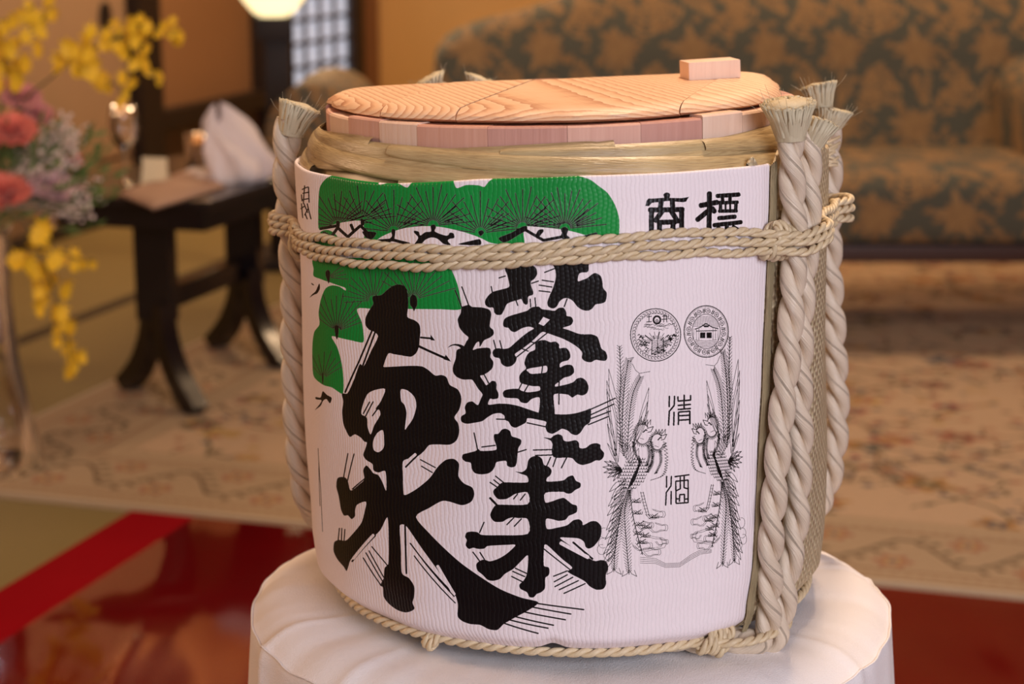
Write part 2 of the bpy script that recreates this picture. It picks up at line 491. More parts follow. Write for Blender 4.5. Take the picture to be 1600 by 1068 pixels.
# the two medals
def ring(cx, cy, rx, ry, w, n=40, tilt=0):
    p = [(cx + rx * math.cos(2 * math.pi * i / n), cy + ry * math.sin(2 * math.pi * i / n)) for i in range(n + 1)]
    for a, b in zip(p, p[1:]): art('k', 'L', PX, '%f,%f %f,%f' % (*a, *b), w)
def arcs(pts, w): 
    for a, b in zip(pts, pts[1:]): art('k', 'L', PX, '%f,%f %f,%f' % (*a, *b), w)
R_ = random.Random(7)
ring(1024.4, 523, 39.2, 41, 1.5); ring(1024.4, 523, 36.4, 38.4, .5); ring(1024.4, 523, 31.5, 33.5, .55)
for i in range(44):
    a = 2 * math.pi * i / 44; arcs([(1024.4 + 36 * math.cos(a), 523 + 38 * math.sin(a)), (1024.4 + 33.6 * math.cos(a + .09), 523 + 35.5 * math.sin(a + .09)), (1024.4 + 32 * math.cos(a - .03), 523 + 34 * math.sin(a - .03))], .9)
ring(1026.5, 499.5, 5.4, 5.8, 3.0, 18); ring(1026.5, 501, 1.8, 1.8, 1.2, 8)
art('k', 'L', PX, '''
1011,495 1018,494
1014,491 1014,503
1010,503 1018,502
1035,494 1042,493
1038,491 1037,503
1034,499 1043,498
1041,495 1042,503''', 1.3)
for i in range(26):
    x = 1004 + R_.random() * 40; y = 506 + R_.random() * 10; arcs([(x, y), (x + 3, y - 1.5), (x + 6, y), (x + 9, y - 1)], .55)
for i in range(17):
    a = math.radians(205 + i * 8.2); arcs([(1026 + 12 * math.cos(a), 541 + 12 * math.sin(a)), (1026 + (20 + 8 * (i % 2)) * math.cos(a), 541 + (17 + 6 * (i % 2)) * math.sin(a))], 1.8 if i % 3 == 0 else .8)
for k in range(9):
    for x0, x1 in ((1019, 1027), (1029, 1036)): arcs([(x0, 531 + k * 2.6), ((x0 + x1) / 2, 532.5 + k * 2.6), (x1, 531 + k * 2.6)], .8)
arcs([(1019, 530), (1018, 554)], 1.2); arcs([(1027.5, 530), (1028, 556)], 1.2); arcs([(1036.5, 530), (1037, 552)], 1.2)
for i in range(70):
    a = R_.uniform(-.1, math.pi + .1); r = R_.uniform(.55, .92); x = 1024.4 + 32 * r * math.cos(a); y = 525 + 32 * r * math.sin(a)
    arcs([(x - 2.5, y), (x, y - 2), (x + 2, y + 1), (x + 3.5, y - .5)], R_.choice((.6, .8, 1.3)))
ring(1103.4, 517.6, 34.6, 40.3, 1.5); ring(1103.4, 517.6, 32.6, 38.4, .5); ring(1103.4, 517.6, 22, 27, 1.0)
for i in range(12):
    a = 2 * math.pi * (i + .2) / 12; x = 1103.4 + 27.2 * math.cos(a); y = 517.6 + 32.4 * math.sin(a)
    ring(x, y, 3.4, 3.7, .9, 9); ring(x, y, 1.2, 1.3, .9, 6)
    for j in (-1, 1):
        b = a + j * .22; arcs([(1103.4 + 24 * math.cos(b), 517.6 + 29 * math.sin(b)), (1103.4 + 30.5 * math.cos(b + .05), 517.6 + 36 * math.sin(b + .05))], 1.3)
        b = a + j * .16; arcs([(1103.4 + 25 * math.cos(b), 517.6 + 31 * math.sin(b)), (1103.4 + 29.5 * math.cos(b - .08), 517.6 + 34 * math.sin(b - .08))], .8)
for k in range(8):
    y = 495 + k * 2.1; h = 21 * math.sqrt(max(0, 1 - ((y - 517.6) / 27) ** 2)); arcs([(1103.4 - h, y), (1103.4 + h * .4, y - 1), (1103.4 + h, y)], .6)
arcs([(1086, 514), (1094, 511), (1103, 505), (1113, 511), (1122, 513)], 1.6); arcs([(1088, 517), (1120, 516)], 1.4)
art('k', 'P', PX, '1094,519 1102,519 1102,528 1094,528\n1104,519 1112,519 1112,528 1104,528\n1099,508 1108,508 1107,511 1100,511')
for x in (1084, 1088, 1092, 1114, 1118, 1122): arcs([(x, 513), (x, 531)], .7)
for k in range(5): arcs([(1086, 531 + k * 2.4), (1103, 532.4 + k * 2.4), (1120, 530.5 + k * 2.4)], .7)
# the two long-tailed birds
def bez(p, n=24):
    out = []
    for i in range(n + 1):
        t = i / n * (len(p) - 1); k = min(int(t), len(p) - 2); u = t - k
        q = [p[max(k - 1, 0)], p[k], p[k + 1], p[min(k + 2, len(p) - 1)]]
        out.append(tuple(.5 * (2 * q[1][j] + (q[2][j] - q[0][j]) * u + (2 * q[0][j] - 5 * q[1][j] + 4 * q[2][j] - q[3][j]) * u * u + (3 * q[1][j] - q[0][j] - 3 * q[2][j] + q[3][j]) * u ** 3) for j in (0, 1)))
    return out
def plume(T, spine, wid, n, w=.7, back=.9, side=(1, 1)):
    s = bez(spine, n); arcs([T(p) for p in s], w * 1.5)
    for i in range(1, n):
        dx = s[i][0] - s[i - 1][0]; dy = s[i][1] - s[i - 1][1]; L = math.hypot(dx, dy) or 1; dx /= L; dy /= L
        ww = wid * math.sin(math.pi * (.12 + .8 * i / n)) ** .5
        for sd, on in ((1, side[0]), (-1, side[1])):
            if on: arcs([T(s[i]), T((s[i][0] - sd * dy * ww * .8 + dx * ww * back, s[i][1] + sd * dx * ww * .8 + dy * ww * back))], w)
def leaf(T, a, b, w, mid=True, c=.15):
    dx, dy = b[0] - a[0], b[1] - a[1]; nx, ny = -dy * c, dx * c
    l = bez([a, (a[0] + dx * .5 + nx, a[1] + dy * .5 + ny), b], 6); r = bez([a, (a[0] + dx * .55 - nx * .4, a[1] + dy * .55 - ny * .4), b], 6)
    arcs([T(p) for p in l], w); arcs([T(p) for p in r], w)
def bird(T):
    plume(T, [(974, 712), (972, 660), (976, 600), (982, 562)], 10, 34, w=.8)
    plume(T, [(980, 705), (983, 655), (989, 615), (1001, 588)], 9, 30, w=.8)
    plume(T, [(971, 700), (968, 640), (970, 595), (968, 540)], 8, 32, w=.8)
    arcs([T((988, 568)), T((993, 578)), T((999, 583)), T((1016, 580))], .8); arcs([T((981, 560)), T((990, 558)), T((984, 566))], .8)
    for a_, b_ in (((966, 722), (951, 576)), ((963, 712), (948, 594)), ((962, 705), (948, 608)), ((960, 712), (948, 640)), ((962, 722), (949, 662)), ((966, 728), (949, 692)), ((990, 700), (1014, 605)), ((990, 690), (1012, 627)), ((988, 700), (1013, 641)), ((984, 690), (1003, 650))): leaf(T, a_, b_, .75, c=.07)
    for k in range(13):      # scaled breast
        for j in range(13):
            x = 964 + j * 4.0 + (k % 2) * 2.0; y = 700 + k * 5.0; u = (x - 990) * .80 + (y - 738) * .60; v = -(x - 990) * .60 + (y - 738) * .80
            if (u / 20) ** 2 + (v / 29) ** 2 < 1: arcs([T((x - 2.1, y)), T((x - 1.2, y + 2.8)), T((x + 1.2, y + 2.8)), T((x + 2.1, y))], .95)
    for k in range(8): arcs([T(p) for p in bez([(981 + k * 1.5, 765 - k * 2), (988 + k * 1.6, 745 - k * 2.6), (1004 - k * .8, 722 - k * 1.5)], 7)], 1.0)
    for k in range(6): leaf(T, (975 + k * 2, 712 + k * 3), (973 + k * 5, 690 + k * 2), .8, c=.2)
    for (cx, cy, rx, ry) in ((1004, 678, 11, 15), (1027, 690, 9, 12)):
        for i in range(30):
            a = 2 * math.pi * i / 30
            if not (-.7 < a - 2 * math.pi * (a > 4) < .3): arcs([T((cx + rx * math.cos(a), cy + ry * math.sin(a))), T((cx + (rx + 5) * math.cos(a - .25), cy + (ry + 5) * math.sin(a - .25))), T((cx + rx * math.cos(a + .1), cy + ry * math.sin(a + .1)))], .85)
        arcs([T((cx + rx - 4, cy - 9)), T((cx + rx + 6, cy - 12)), T((cx + rx + 2, cy - 4)), T((cx + rx - 3, cy - 3))], 1.2)
        arcs([T((cx + 1, cy - 3)), T((cx + 5, cy - 7)), T((cx + 7, cy - 6))], 1.9); arcs([T((cx - 4, cy + 6)), T((cx + 2, cy + 8))], .8)
        for k in range(4): arcs([T((cx - 4 + 4 * k, cy - ry - 1)), T((cx - 2 + 5 * k, cy - ry - 8)), T((cx + 4 * k, cy - ry))], .9)
    for q, ww in (([(1036, 690), (1039, 720), (1034, 742), (1016, 750)], 1), ([(1020, 702), (1022, 722), (1014, 738)], -1), ([(1015, 690), (1018, 712), (1012, 730)], 1), ([(992, 690), (994, 705), (1002, 722)], -1), ([(1010, 695), (1012, 712), (1008, 728)], 1), ([(1029, 704), (1030, 722), (1022, 740)], 1)):
        s = bez(q, 18)
        for a, b in zip(s, s[1:]): arcs([T(a), T((b[0] + 5 * ww, b[1] - 1.5)), T(b)], .85)
    for i in range(11):
        a = math.radians(145 + i * 11); r_ = 22 + 6 * (i % 2); leaf(T, (972, 734), (971 + r_ * math.cos(a) * 1.05, 733 - r_ * math.sin(a) * .85 - 3), 1.0, c=.12)
    for k in range(20):
        y = 748 + k * 6.2; x0 = 979 - k * .95; leaf(T, (x0, y), (952 - k * .55 + (k % 3) * 4, y + 20 + (k % 2) * 4), .85, c=.16)
        if k < 15: arcs([T((x0 - 3, y + 2)), T((962 - k * .6, y + 15))], .7)
    plume(T, [(981, 765), (970, 800), (962, 850), (959, 893)], 9.5, 34, w=.8, back=-.8)
    plume(T, [(983, 765), (976, 800), (979, 850), (983, 897)], 9.5, 34, w=.8, back=-.8)
    for x, y in ((959, 892), (983, 895)): arcs([T((x - 11, y + 5)), T((x - 3, y + 1)), T((x, y - 5)), T((x + 4, y + 1)), T((x + 12, y + 5))], .9); arcs([T((x - 11, y + 5)), T((x - 9, y - 4))], .8); arcs([T((x + 12, y + 5)), T((x + 8, y - 5))], .8)
    plume(T, [(984, 765), (990, 810), (1004, 866)], 5, 18, w=.9, side=(1, 0))
    for x in (1001, 1005): arcs([T(p) for p in bez([(x, 768), (x + 4, 785), (x + 10, 806)], 6)], .9)
    for k in range(7): arcs([T((1000 + k * 1.2, 770 + k * 5)), T((1006 + k * 1.2, 769 + k * 5))], .6)
    for (cx, cy) in ((1020, 806), (1008, 822), (1006, 836), (1001, 846), (994, 800), (998, 818), (992, 782), (996, 832)):
        for k in range(3): arcs([T((cx - 7 + k * 3, cy - 3)), T((cx - 3 + k * 3.5, cy + 2)), T((cx + 3 + k * 3, cy + 3)), T((cx + 5 + k * 2.4, cy - 1))], 1.0)
        arcs([T((cx - 6, cy + 4)), T((cx + 8, cy - 4))], 1.3)
    for (cx, cy, r) in ((1024, 803, 15), (1028, 824, 15), (1014, 848, 26), (1008, 820, 13), (1004, 852, 15), (1034, 846, 10), (1018, 862, 14)):
        for f in (1, .78): arcs([T((cx + r * f * math.cos(a) * 1.05, cy + r * f * .46 * math.sin(a) + 1.6 * math.sin(4 * a))) for a in [i * .4 - 1.9 for i in range(14)]], .6)
    for (cx, cy) in ((944, 832), (942, 848), (950, 866), (940, 858)):
        arcs([T((cx + 7 * math.cos(a), cy + 8 * math.sin(a))) for a in [1 + i * .5 for i in range(9)]], .6)
bird(lambda p: p)
bird(lambda p: (1083.5 + (1039 - p[0]) * .84 * (1 - .0006 * (1039 - p[0])), p[1] - 9 - (1039 - p[0]) * .07))
for k in range(4):
    arcs([(1000, 870 + k * 3), (1024, 872 + k * 2.6), (1040, 880 + k * 2), (1062, 879 + k * 2), (1080, 866 + k * 2.4), (1094, 859 + k * 2.2), (1112, 858 + k * 1.5)], .6)
# ---- ART END
# ---------------------------------------------------------------- the barrel's shape (front is phi = 0, right is positive)
def deform(x, y, z):
    t = np.clip(z / .22, 0, 1); t = t * t * (3 - 2 * t)
    return np.stack([x + .0032 - .025 * z, y, z + .026 * x * t + ZS], -1)
def cyl(phi, r, z): return deform(r * np.sin(phi), -r * np.cos(phi), z)
PZ = np.array([-.01, .002, .006, .012, .025, .05, .1, .2, .3, .33, .36, .5]); PR = np.array([.160, .168, .176, .1825, .188, .1903, .191, .1908, .1903, .1895, .1893, .1893])
def mat_r(z, phi=0): return np.interp(z, PZ, PR) + .0007 * np.sin(phi * 9 + z * 21) * np.clip(z * 20, 0, 1) + .0006 * np.sin(phi * 17 - z * 33)
def solve(px, r=None, dr=0.0):
    """pixels of the photograph -> (phi, z) on the barrel's wall (or on a wall of radius r)"""
    px = np.asarray(px, float); phi = np.clip((px[:, 0] - 888) / 415, -.97, .97); phi = np.arcsin(phi) * .92; z = (900 - px[:, 1]) / 1900
    rr = np.full(len(px), .1895) if r is None else np.full(len(px), float(r)); S = lambda a, b: proj(cyl(a, rr, b))
    for it in range(40):
        if r is None and it > 5: rr = .5 * rr + .5 * (mat_r(np.maximum(z, .009), phi) + dr)
        q = S(phi, z); e = .0005; A = (S(phi + e, z) - q) / e; B = (S(phi, z + e) - q) / e; R = px - q
        det = A[:, 0] * B[:, 1] - A[:, 1] * B[:, 0]; det = np.where(abs(det) < 1e3, np.sign(det + 1e-9) * 1e3, det)
        dp = (R[:, 0] * B[:, 1] - R[:, 1] * B[:, 0]) / det; dz = (A[:, 0] * R[:, 1] - A[:, 1] * R[:, 0]) / det
        phi = np.clip(phi + np.clip(dp, -.15, .15), -1.75, 1.75); z = z + np.clip(dz, -.03, .03)
    return phi, z
def fn(px, xy='phi', **k):   # z as a function of phi (or phi of z) along a traced line
    a, b = solve(px, **k)
    if xy == 'z': a, b = b, a
    i = np.argsort(a); a = a[i]; b = b[i]; return lambda t: np.interp(t, a, b)
rim_f = fn([(500, 276), (560, 274), (650, 277), (800, 284), (890, 286), (970, 283), (1060, 274), (1130, 267), (1205, 259)])
edge_f = fn([(1205, 259), (1203, 340), (1200, 420), (1196, 500), (1192, 600), (1186, 700), (1182, 800), (1177, 890), (1168, 945)], 'z')
def rim(phi):
    phi = np.asarray(phi, float); z = rim_f(phi); return z
PHI0, PHI1, ZT0, ZT1 = rad(-125), rad(52), -.012, .352
def ink_map(TW=4096, TH=2560):
    img = np.zeros((TH, TW), np.uint8); polys = list(art_polys()); allp = np.concatenate([np.asarray(p, float) for p, c in polys])
    phi, z = solve(allp); U = np.c_[(phi - PHI0) / (PHI1 - PHI0) * TW, (z - ZT0) / (ZT1 - ZT0) * TH]; k = 0
    for p, c in polys:
        fill(img, U[k:k + len(p)], {'w': 0, 'k': 1, 'g': 2, 'n': 3}[c], 2 if c == 'n' else None); k += len(p)
    out = np.zeros((TH, TW, 3), np.float32); out[..., 0] = (img == 1) | (img == 3); out[..., 1] = img == 2; return out
# materials of the barrel
def weave(t, uv, nu, nv):
    sx = t.n('SeparateXYZ', {0: uv}); u = t.math('MULTIPLY', sx.outputs[0], nu); v = t.math('MULTIPLY', sx.outputs[1], nv)
    wob = t.noise(t.map(uv, (14, 30, 1)), 1.0, 2); u = t.math('ADD', u, t.math('MULTIPLY', wob, 1.6))
    cell = t.math('FLOOR', u); rib = t.math('ABSOLUTE', t.math('SINE', t.math('MULTIPLY', u, math.pi)))
    ph = t.math('ADD', t.math('MULTIPLY', v, 2 * math.pi), t.math('MULTIPLY', cell, math.pi))
    st = t.math('SINE', ph); return t.math('ADD', t.math('POWER', rib, .5), t.math('MULTIPLY', st, .07)), rib, st
def white_mat_material():
    t = NT('printed straw mat'); uv = t.co('UV'); im = t.n('TexImage', {'Vector': uv}, image=new_image('ink', ink_map()), interpolation='Linear', extension='CLIP')
    s = t.n('SeparateColor', {0: im.outputs[0]}); h, rib, st = weave(t, uv, 196, 130)
    nz = t.noise(t.map(uv, (190, 60, 1)), 1.0, 3); base = t.mix(t.math('MULTIPLY', nz, .5), (.90, .80, .82), (.80, .69, .71))
    big = t.noise(t.map(uv, (6, 4, 1)), 1.0, 2); green = t.mix(big, (.003, .20, .030), (.006, .33, .055))
    c = t.mix(s.outputs[1], base, green); c = t.mix(s.outputs[0], c, (.003, .002, .003))
    pit = t.noise(t.map(uv, (400, 300, 1)), 1.0, 2); fleck = t.math('GREATER_THAN', pit, .80); c = t.mix(t.math('MULTIPLY', fleck, .5), c, (.7, .66, .64))
    ink = t.math('MAXIMUM', s.outputs[0], s.outputs[1])
    t.p(Base_Color=c, Roughness=t.math('SUBTRACT', .62, t.math('MULTIPLY', ink, .27)), Specular_IOR_Level=.32, Subsurface_Weight=0.0)
    t.bump(t.math('ADD', h, t.math('MULTIPLY', nz, .35)), .00032, .8); return t.m
def bare_mat_material():
    t = NT('bare straw mat'); uv = t.co('UV'); h, rib, st = weave(t, uv, 150, 46); nz = t.noise(t.map(uv, (300, 40, 1)), 1.0, 3)
    t.p(Base_Color=t.ramp(t.math('ADD', t.math('MULTIPLY', nz, .8), t.math('MULTIPLY', st, .12)), [(.15, (.42, .30, .16)), (.5, (.68, .54, .34)), (.85, (.86, .74, .52))]), Roughness=.6)
    t.bump(t.math('ADD', t.math('MULTIPLY', st, 1.2), t.math('ADD', h, nz)), .0011); return t.m
def wood(name, c1, c2, c3, scale, rot=(0, 0, 0), loc=(0, 0, 0), dist=1.2, rough=.5, fine=1.0):
    t = NT(name); c = t.map(t.co(), (1, 1, 1), rot, loc); wv = t.n('TexWave', {'Vector': c, 'Scale': scale, 'Distortion': dist, 'Detail': 2, 'Detail Scale': .6}, wave_type='RINGS', rings_direction='Y', wave_profile='SAW')
    f = t.noise(t.map(c, (500, 18, 500)), 1.0, 3); g = t.math('ADD', t.math('MULTIPLY', wv.outputs['Fac'], .8), t.math('MULTIPLY', f, .3 * fine))
    t.p(Base_Color=t.ramp(g, [(.12, c1), (.6, c2), (.97, c3)]), Roughness=rough); t.bump(g, .00022, .5); return t.m
M = {}
M['mat_white'] = white_mat_material(); M['mat_bare'] = bare_mat_material()
M['rope'] = fibre('hemp rope', (.90, .76, .60), (.56, .43, .31), .32, 30, 20, .0006)
M['cord'] = fibre('straw cord', (.86, .71, .48), (.50, .36, .20), .45, 8, 160, .0002)
M['fray'] = fibre('cut rope fibre', (.66, .57, .40), (.42, .34, .21), .6, 6, 40, .0003)
M['straw_edge'] = fibre('raw straw edge', (.60, .48, .28), (.30, .21, .10), .7, 30, 50, .0006)
PL = rad(-14)
M['lid'] = wood('lid cedar', (.82, .55, .36), (.76, .45, .26), (.50, .22, .11), 125, (0, 0, PL), (.03, 0, -.765), 1.6, .5)
M['lid2'] = wood('lid cedar pale', (.84, .58, .39), (.78, .49, .29), (.54, .25, .13), 115, (0, 0, PL), (-.02, 0, -.775), 1.3, .5)
def stave_mat(i, a, b):
    t = NT('cedar stave'); c = t.co(); f = t.noise(t.map(c, (260, 260, 12)), 1.0, 3); g = t.noise(t.map(c, (40, 40, 3)), 1.0, 2)
    t.p(Base_Color=t.mix(t.math('ADD', t.math('MULTIPLY', f, .6), t.math('MULTIPLY', g, .4)), a, b), Roughness=.6); t.bump(f, .0005); return t.m
SM = [stave_mat(0, (.80, .48, .36), (.56, .26, .19)), stave_mat(1, (.68, .36, .28), (.44, .19, .14)), stave_mat(2, (.90, .68, .52), (.70, .42, .30)), stave_mat(3, (.76, .42, .30), (.56, .25, .17))]
t = NT('bamboo strip'); uv = t.co('UV'); f = t.noise(t.map(uv, (18, 9, 1)), 1.0, 3); g = t.noise(t.co(), 22, 3)
t.p(Base_Color=t.ramp(t.math('ADD', t.math('MULTIPLY', f, .6), t.math('MULTIPLY', g, .5)), [(.25, (.17, .11, .05)), (.5, (.44, .31, .15)), (.8, (.60, .46, .24))]), Roughness=.34, Specular_IOR_Level=.5); t.bump(f, .0004)
M['bamboo'] = t.m

# ---------------------------------------------------------------- sake barrel
barrel = thing('sake_barrel', 'sake barrel wrapped in a white printed straw mat, roped, on the white draped stand', 'barrel', (0, 0, ZS))
def mat_part(name, p0, p1, mat, dr, label, nu=300, nv=110, edge=False, left_edge=False):
    mb = MB(); G = np.zeros((nv, nu, 3)); UV = np.zeros((nv, nu, 2))
    s = np.linspace(0, 1, nv - 8)
    for j in range(nu):
        k = j / (nu - 1)
        base = p0 + (p1 - p0) * k
        zt = float(rim(base)) + (0 if not edge and not left_edge else 0)
        if not edge: zt = float(rim(np.clip(base, -1.2, .72))) + (.004 * math.sin(base * 40) + .003 * math.sin(base * 93) if left_edge else 0)
        zb = .0115 + .0022 * abs(math.sin(base * 4.1 + .6)) + .004 * math.exp(-((base - rad(-33)) / .03) ** 2) + .003 * math.exp(-((base - rad(22)) / .06) ** 2)
        for i in range(nv):
            if i < nv - 8: z = zb + (zt - zb) * s[i]; rr = 0.0
            else:
                a = (i - (nv - 9)) / 8 * math.pi; z = zt + .0018 * math.sin(a); rr = -.0018 * (1 - math.cos(a)) ; z -= max(0, (i - nv + 5)) * .0022
            phi = base
            if edge: e = float(edge_f(z)); phi = p0 + (e - p0) * k
            r = float(mat_r(z, phi)) + dr + rr
            if i < 3: r -= (3 - i) * .0022
            if edge and k > .985: r -= (k - .985) * .10
            G[i, j] = (phi, r, z); UV[i, j] = ((phi - PHI0) / (PHI1 - PHI0), (z - ZT0) / (ZT1 - ZT0))
    W = cyl(G[..., 0], G[..., 1], G[..., 2]); mb.grid(W, uv=UV, flip=True)
    return mb.build(name, mat, barrel, label=label)
mat_part('printed_mat', rad(-124), 0, M['mat_white'], 0, 'white straw mat with black lettering, green pine and line-drawn birds', edge=True, nu=420, nv=120)
mat_part('bare_mat', rad(38), rad(238), M['mat_bare'], -.0016, 'bare tan straw mat on the far side', nu=260, nv=70, left_edge=True)
# raw straw edge next to the printed mat
mb = MB()
for k in range(26):
    zz = np.linspace(.016, .322, 60); ph = np.array([float(edge_f(z)) for z in zz]) + .004 + .0023 * (k % 9) + .002 * np.sin(zz * (30 + 5 * k) + k)
    zz = zz + RND.uniform(-.004, .006); mb.tube(cyl(ph, mat_r(zz) + .0002 + .0004 * (k % 3), zz), .0009, 5)
mb.build('straw_edge', M['straw_edge'], barrel, label='raw straw ends along the edge of the printed mat')

# wooden tub: staves standing proud of the mat
NST = 26; r_out = .1665; ZTOP = .3582; ZBOT = .30
a = 0.0; widths = [RND.uniform(.75, 1.35) for _ in range(NST)]; tot = sum(widths); first = None
for i in range(NST):
    wd = widths[i] / tot * 2 * math.pi; g = .0007; aa = np.linspace(a + g, a + wd - g, 8) + rad(-170); a += wd
    zt = ZTOP + RND.uniform(-.0012, .0012); ro = r_out + RND.uniform(-.0006, .0006); mb = MB(); G = []
    for r, z in ((ro - .014, ZBOT), (ro, ZBOT), (ro, zt - .0012), (ro - .0012, zt), (ro - .0125, zt), (ro - .014, zt - .001), (ro - .014, ZBOT)): G.append(cyl(aa, np.full(8, r), np.full(8, z)))
    G = np.array(G); mb.grid(G)
    n = len(mb.v); e0 = [k * 8 for k in range(6)]; e1 = [k * 8 + 7 for k in range(6)]; mb.f.append(tuple(e0[::-1])); mb.f.append(tuple(e1))
    mb.build('stave', SM[[0, 1, 0, 2, 3, 1][i % 6] if i % 7 else 2], barrel, smooth='auto')
mb = MB(); aa = np.linspace(0, 2 * math.pi, 96, endpoint=False); mb.grid(np.array([cyl(aa, np.full(96, r), np.full(96, .345)) for r in (.001, .153)]), close_v=True); mb.build('tub_head', SM[3], barrel)
# twisted bamboo hoops between the tub and the mat
def hoop(ph0, ph1, zf, rf, half, lean, name='bamboo_strip'):
    n = 90; ph = np.linspace(ph0, ph1, n); G = np.zeros((n, 9, 3)); UV = np.zeros((n, 9, 2))
    for j, q in enumerate(ph):
        t_ = j / (n - 1); z = zf(t_); r = rf(t_); hh = half * (.55 + .45 * math.sin(math.pi * min(1, max(0, t_ * 1.04))) ** .4)
        for i in range(9):
            u = -1 + i / 4; du = u * hh; bulge = .0030 * (1 - u ** 4)
            G[j, i] = (q, r - lean * du + bulge, z + du); UV[j, i] = (u * .5, q * .19 * 8)
    mb = MB(); mb.grid(cyl(G[..., 0], G[..., 1], G[..., 2]), uv=UV)
    o = mb.build(name, M['bamboo'], barrel); return o
ZH0 = .3345
for k in range(6):
    p0 = rad(-152 + k * 58); hoop(p0, p0 + rad(104), lambda q: ZH0 - .0105 + .0200 * q, lambda q: .1800 - .0100 * q, .0068, .62)
for k in range(5):
    p0 = rad(-112 + k * 71); hoop(p0, p0 + rad(120), lambda q: ZH0 + .0065 - .0190 * q, lambda q: .1735 + .0100 * q, .0060, .55)
for k in range(5):
    p0 = rad(-160 + k * 73); hoop(p0, p0 + rad(80), lambda q: ZH0 + .0065 - .003 * q, lambda q: .1722, .0055, .3)
mb = MB(); aa = np.linspace(0, 2 * math.pi, 96, endpoint=False)
mb.grid(np.array([cyl(aa, np.full(96, r), np.full(96, z)) for r, z in ((.183, .300), (.180, .314), (.1725, .330), (.167, .340), (.160, .340))]), close_v=True); mb.build('hoop_core', M['bamboo'], barrel)

# ---- ropes
def ply(mb, P, a, lay, ply=2, hand=1, rr=.58, rt=.76, phase=0, n=14, taper=None, off=.5):
    P = np.asarray(P, float); T, N, B = frames(P); L = np.r_[0, np.cumsum(np.linalg.norm(np.diff(P, axis=0), axis=1))]
    be = np.linspace(0, 2 * np.pi, n, endpoint=False); A = np.broadcast_to(a, L.shape) if taper is None else a * taper
    for s in range(ply):
        al = phase + 2 * np.pi * s / ply + hand * 2 * np.pi * L / lay
        er = np.cos(al)[:, None] * N + np.sin(al)[:, None] * B; et = np.cross(T, er)
        Cc = P + er * (A * off)[:, None]
        G = Cc[:, None] + (A * rr)[:, None, None] * np.cos(be)[None, :, None] * er[:, None] + (A * rt)[:, None, None] * np.sin(be)[None, :, None] * et[:, None]
        UV = np.stack([np.broadcast_to(be / 6.2832 + s, (len(P), n)), np.broadcast_to(L[:, None], (len(P), n))], -1)
        mb.grid(G, close_v=True, uv=UV, flip=True)
        b = len(mb.v) - len(P) * n; mb.f.append(tuple(b + i for i in range(n))); mb.f.append(tuple(b + (len(P) - 1) * n + i for i in range(n))[::-1])
def rope(path, a, lay=.066, label=None, hand=-1, phase=0.0, seg=170):
    P = spline(path, seg); mb = MB(); ply(mb, P, a, lay, 2, hand, phase=phase, n=18); return mb.build('thick_rope', M['rope'], barrel, label=label), P
def fray(P0, d, r0, r1, h, n, name='frayed_end', lean=(0, 0, 0), seed=3):
    """a cut rope end: a flaring core with hundreds of fibres round it"""
    q = random.Random(seed); d = Vector(d).normalized(); x = d.orthogonal().normalized(); y = d.cross(x); mb = MB(); P0 = Vector(P0); ln = Vector(lean)
    nn = 26; G = []; UV = []
    for k in range(8):
        s = k / 7; rr = r0 + (r1 - r0) * s ** 1.3
        G.append([P0 + d * h * s * (.90 + .05 * math.sin(i * 2.1) + .09 * math.sin(i / nn * 6.28 + seed)) + ln * s * s + (x * math.cos(i / nn * 6.2832) + y * math.sin(i / nn * 6.2832)) * rr * .97 * (1 + .05 * math.sin(i * 1.7 + k * .6)) for i in range(nn)]); UV.append([(i / nn * 6, s * .02) for i in range(nn)])
    G.append([P0 + d * h * 1.0 + ln + (x * math.cos(i / nn * 6.2832) + y * math.sin(i / nn * 6.2832)) * r1 * .4 for i in range(nn)]); UV.append([(i / 5, .3) for i in range(nn)])
    G.append([P0 + d * h * .93 + ln for i in range(nn)]); UV.append([(i / 5, .34) for i in range(nn)])
    mb.grid(np.array([[tuple(v) for v in r] for r in G]), close_v=True, uv=np.array(UV))
    for k in range(n):
        a_ = q.uniform(0, 6.283); rr = q.uniform(.72, 1) ** .5; e = x * math.cos(a_) + y * math.sin(a_); out = 1 if rr < .93 else q.uniform(1, 1.10); tip = h * (q.uniform(.88, .95) + .09 * math.sin(a_ + seed))
        s0 = P0 + d * h * .1 + e * rr * r0 * .95; s1 = P0 + d * tip * .55 + ln * .3 + e * rr * (r0 + (r1 - r0) * .42); s2 = P0 + d * tip + ln + e * rr * r1 * out + Vector((q.gauss(0, 1), q.gauss(0, 1), q.gauss(0, 1))) * .0003
        w_ = q.uniform(.0010, .0024); p = d.cross(e).normalized() * w_; z_ = e * w_ * .35
        v = [tuple(c + o) for c in (s0, s1, s2) for o in (p, z_, -p)]; mb.add(v, [(0, 1, 4, 3), (1, 2, 5, 4), (2, 0, 3, 5), (3, 4, 7, 6), (4, 5, 8, 7), (5, 3, 6, 8), (6, 7, 8)], [(k * .37 + w2 * .1, l2 * h) for l2 in (0, .5, 1) for w2 in (0, .5, 1)])
    for k in range(16): # loose hairs
        a_ = q.uniform(0, 6.283); e = x * math.cos(a_) + y * math.sin(a_); s0 = P0 + d * h * .6 + e * r1 * .7; s1 = P0 + d * h * q.uniform(.9, 1.4) + ln + e * r1 * q.uniform(1, 1.7); mb.tube([tuple(s0), tuple((s0 + s1) / 2 + e * .001), tuple(s1)], .00012, 3, cap=False)
    return mb, name
def cylpt(x, y, r):
    ph, z = solve([(x, y)], r=r); return cyl(ph, np.array([r]), z)[0]
RA = .0083
front = [cylpt(x, y, r) for x, y, r in ((1236, 205, .1995), (1236, 250, .2), (1240, 330, .201), (1241, 385, .2005), (1238, 460, .201), (1231, 560, .202), (1222, 640, .203), (1213, 740, .203), (1208, 800, .202), (1204, 860, .199))]
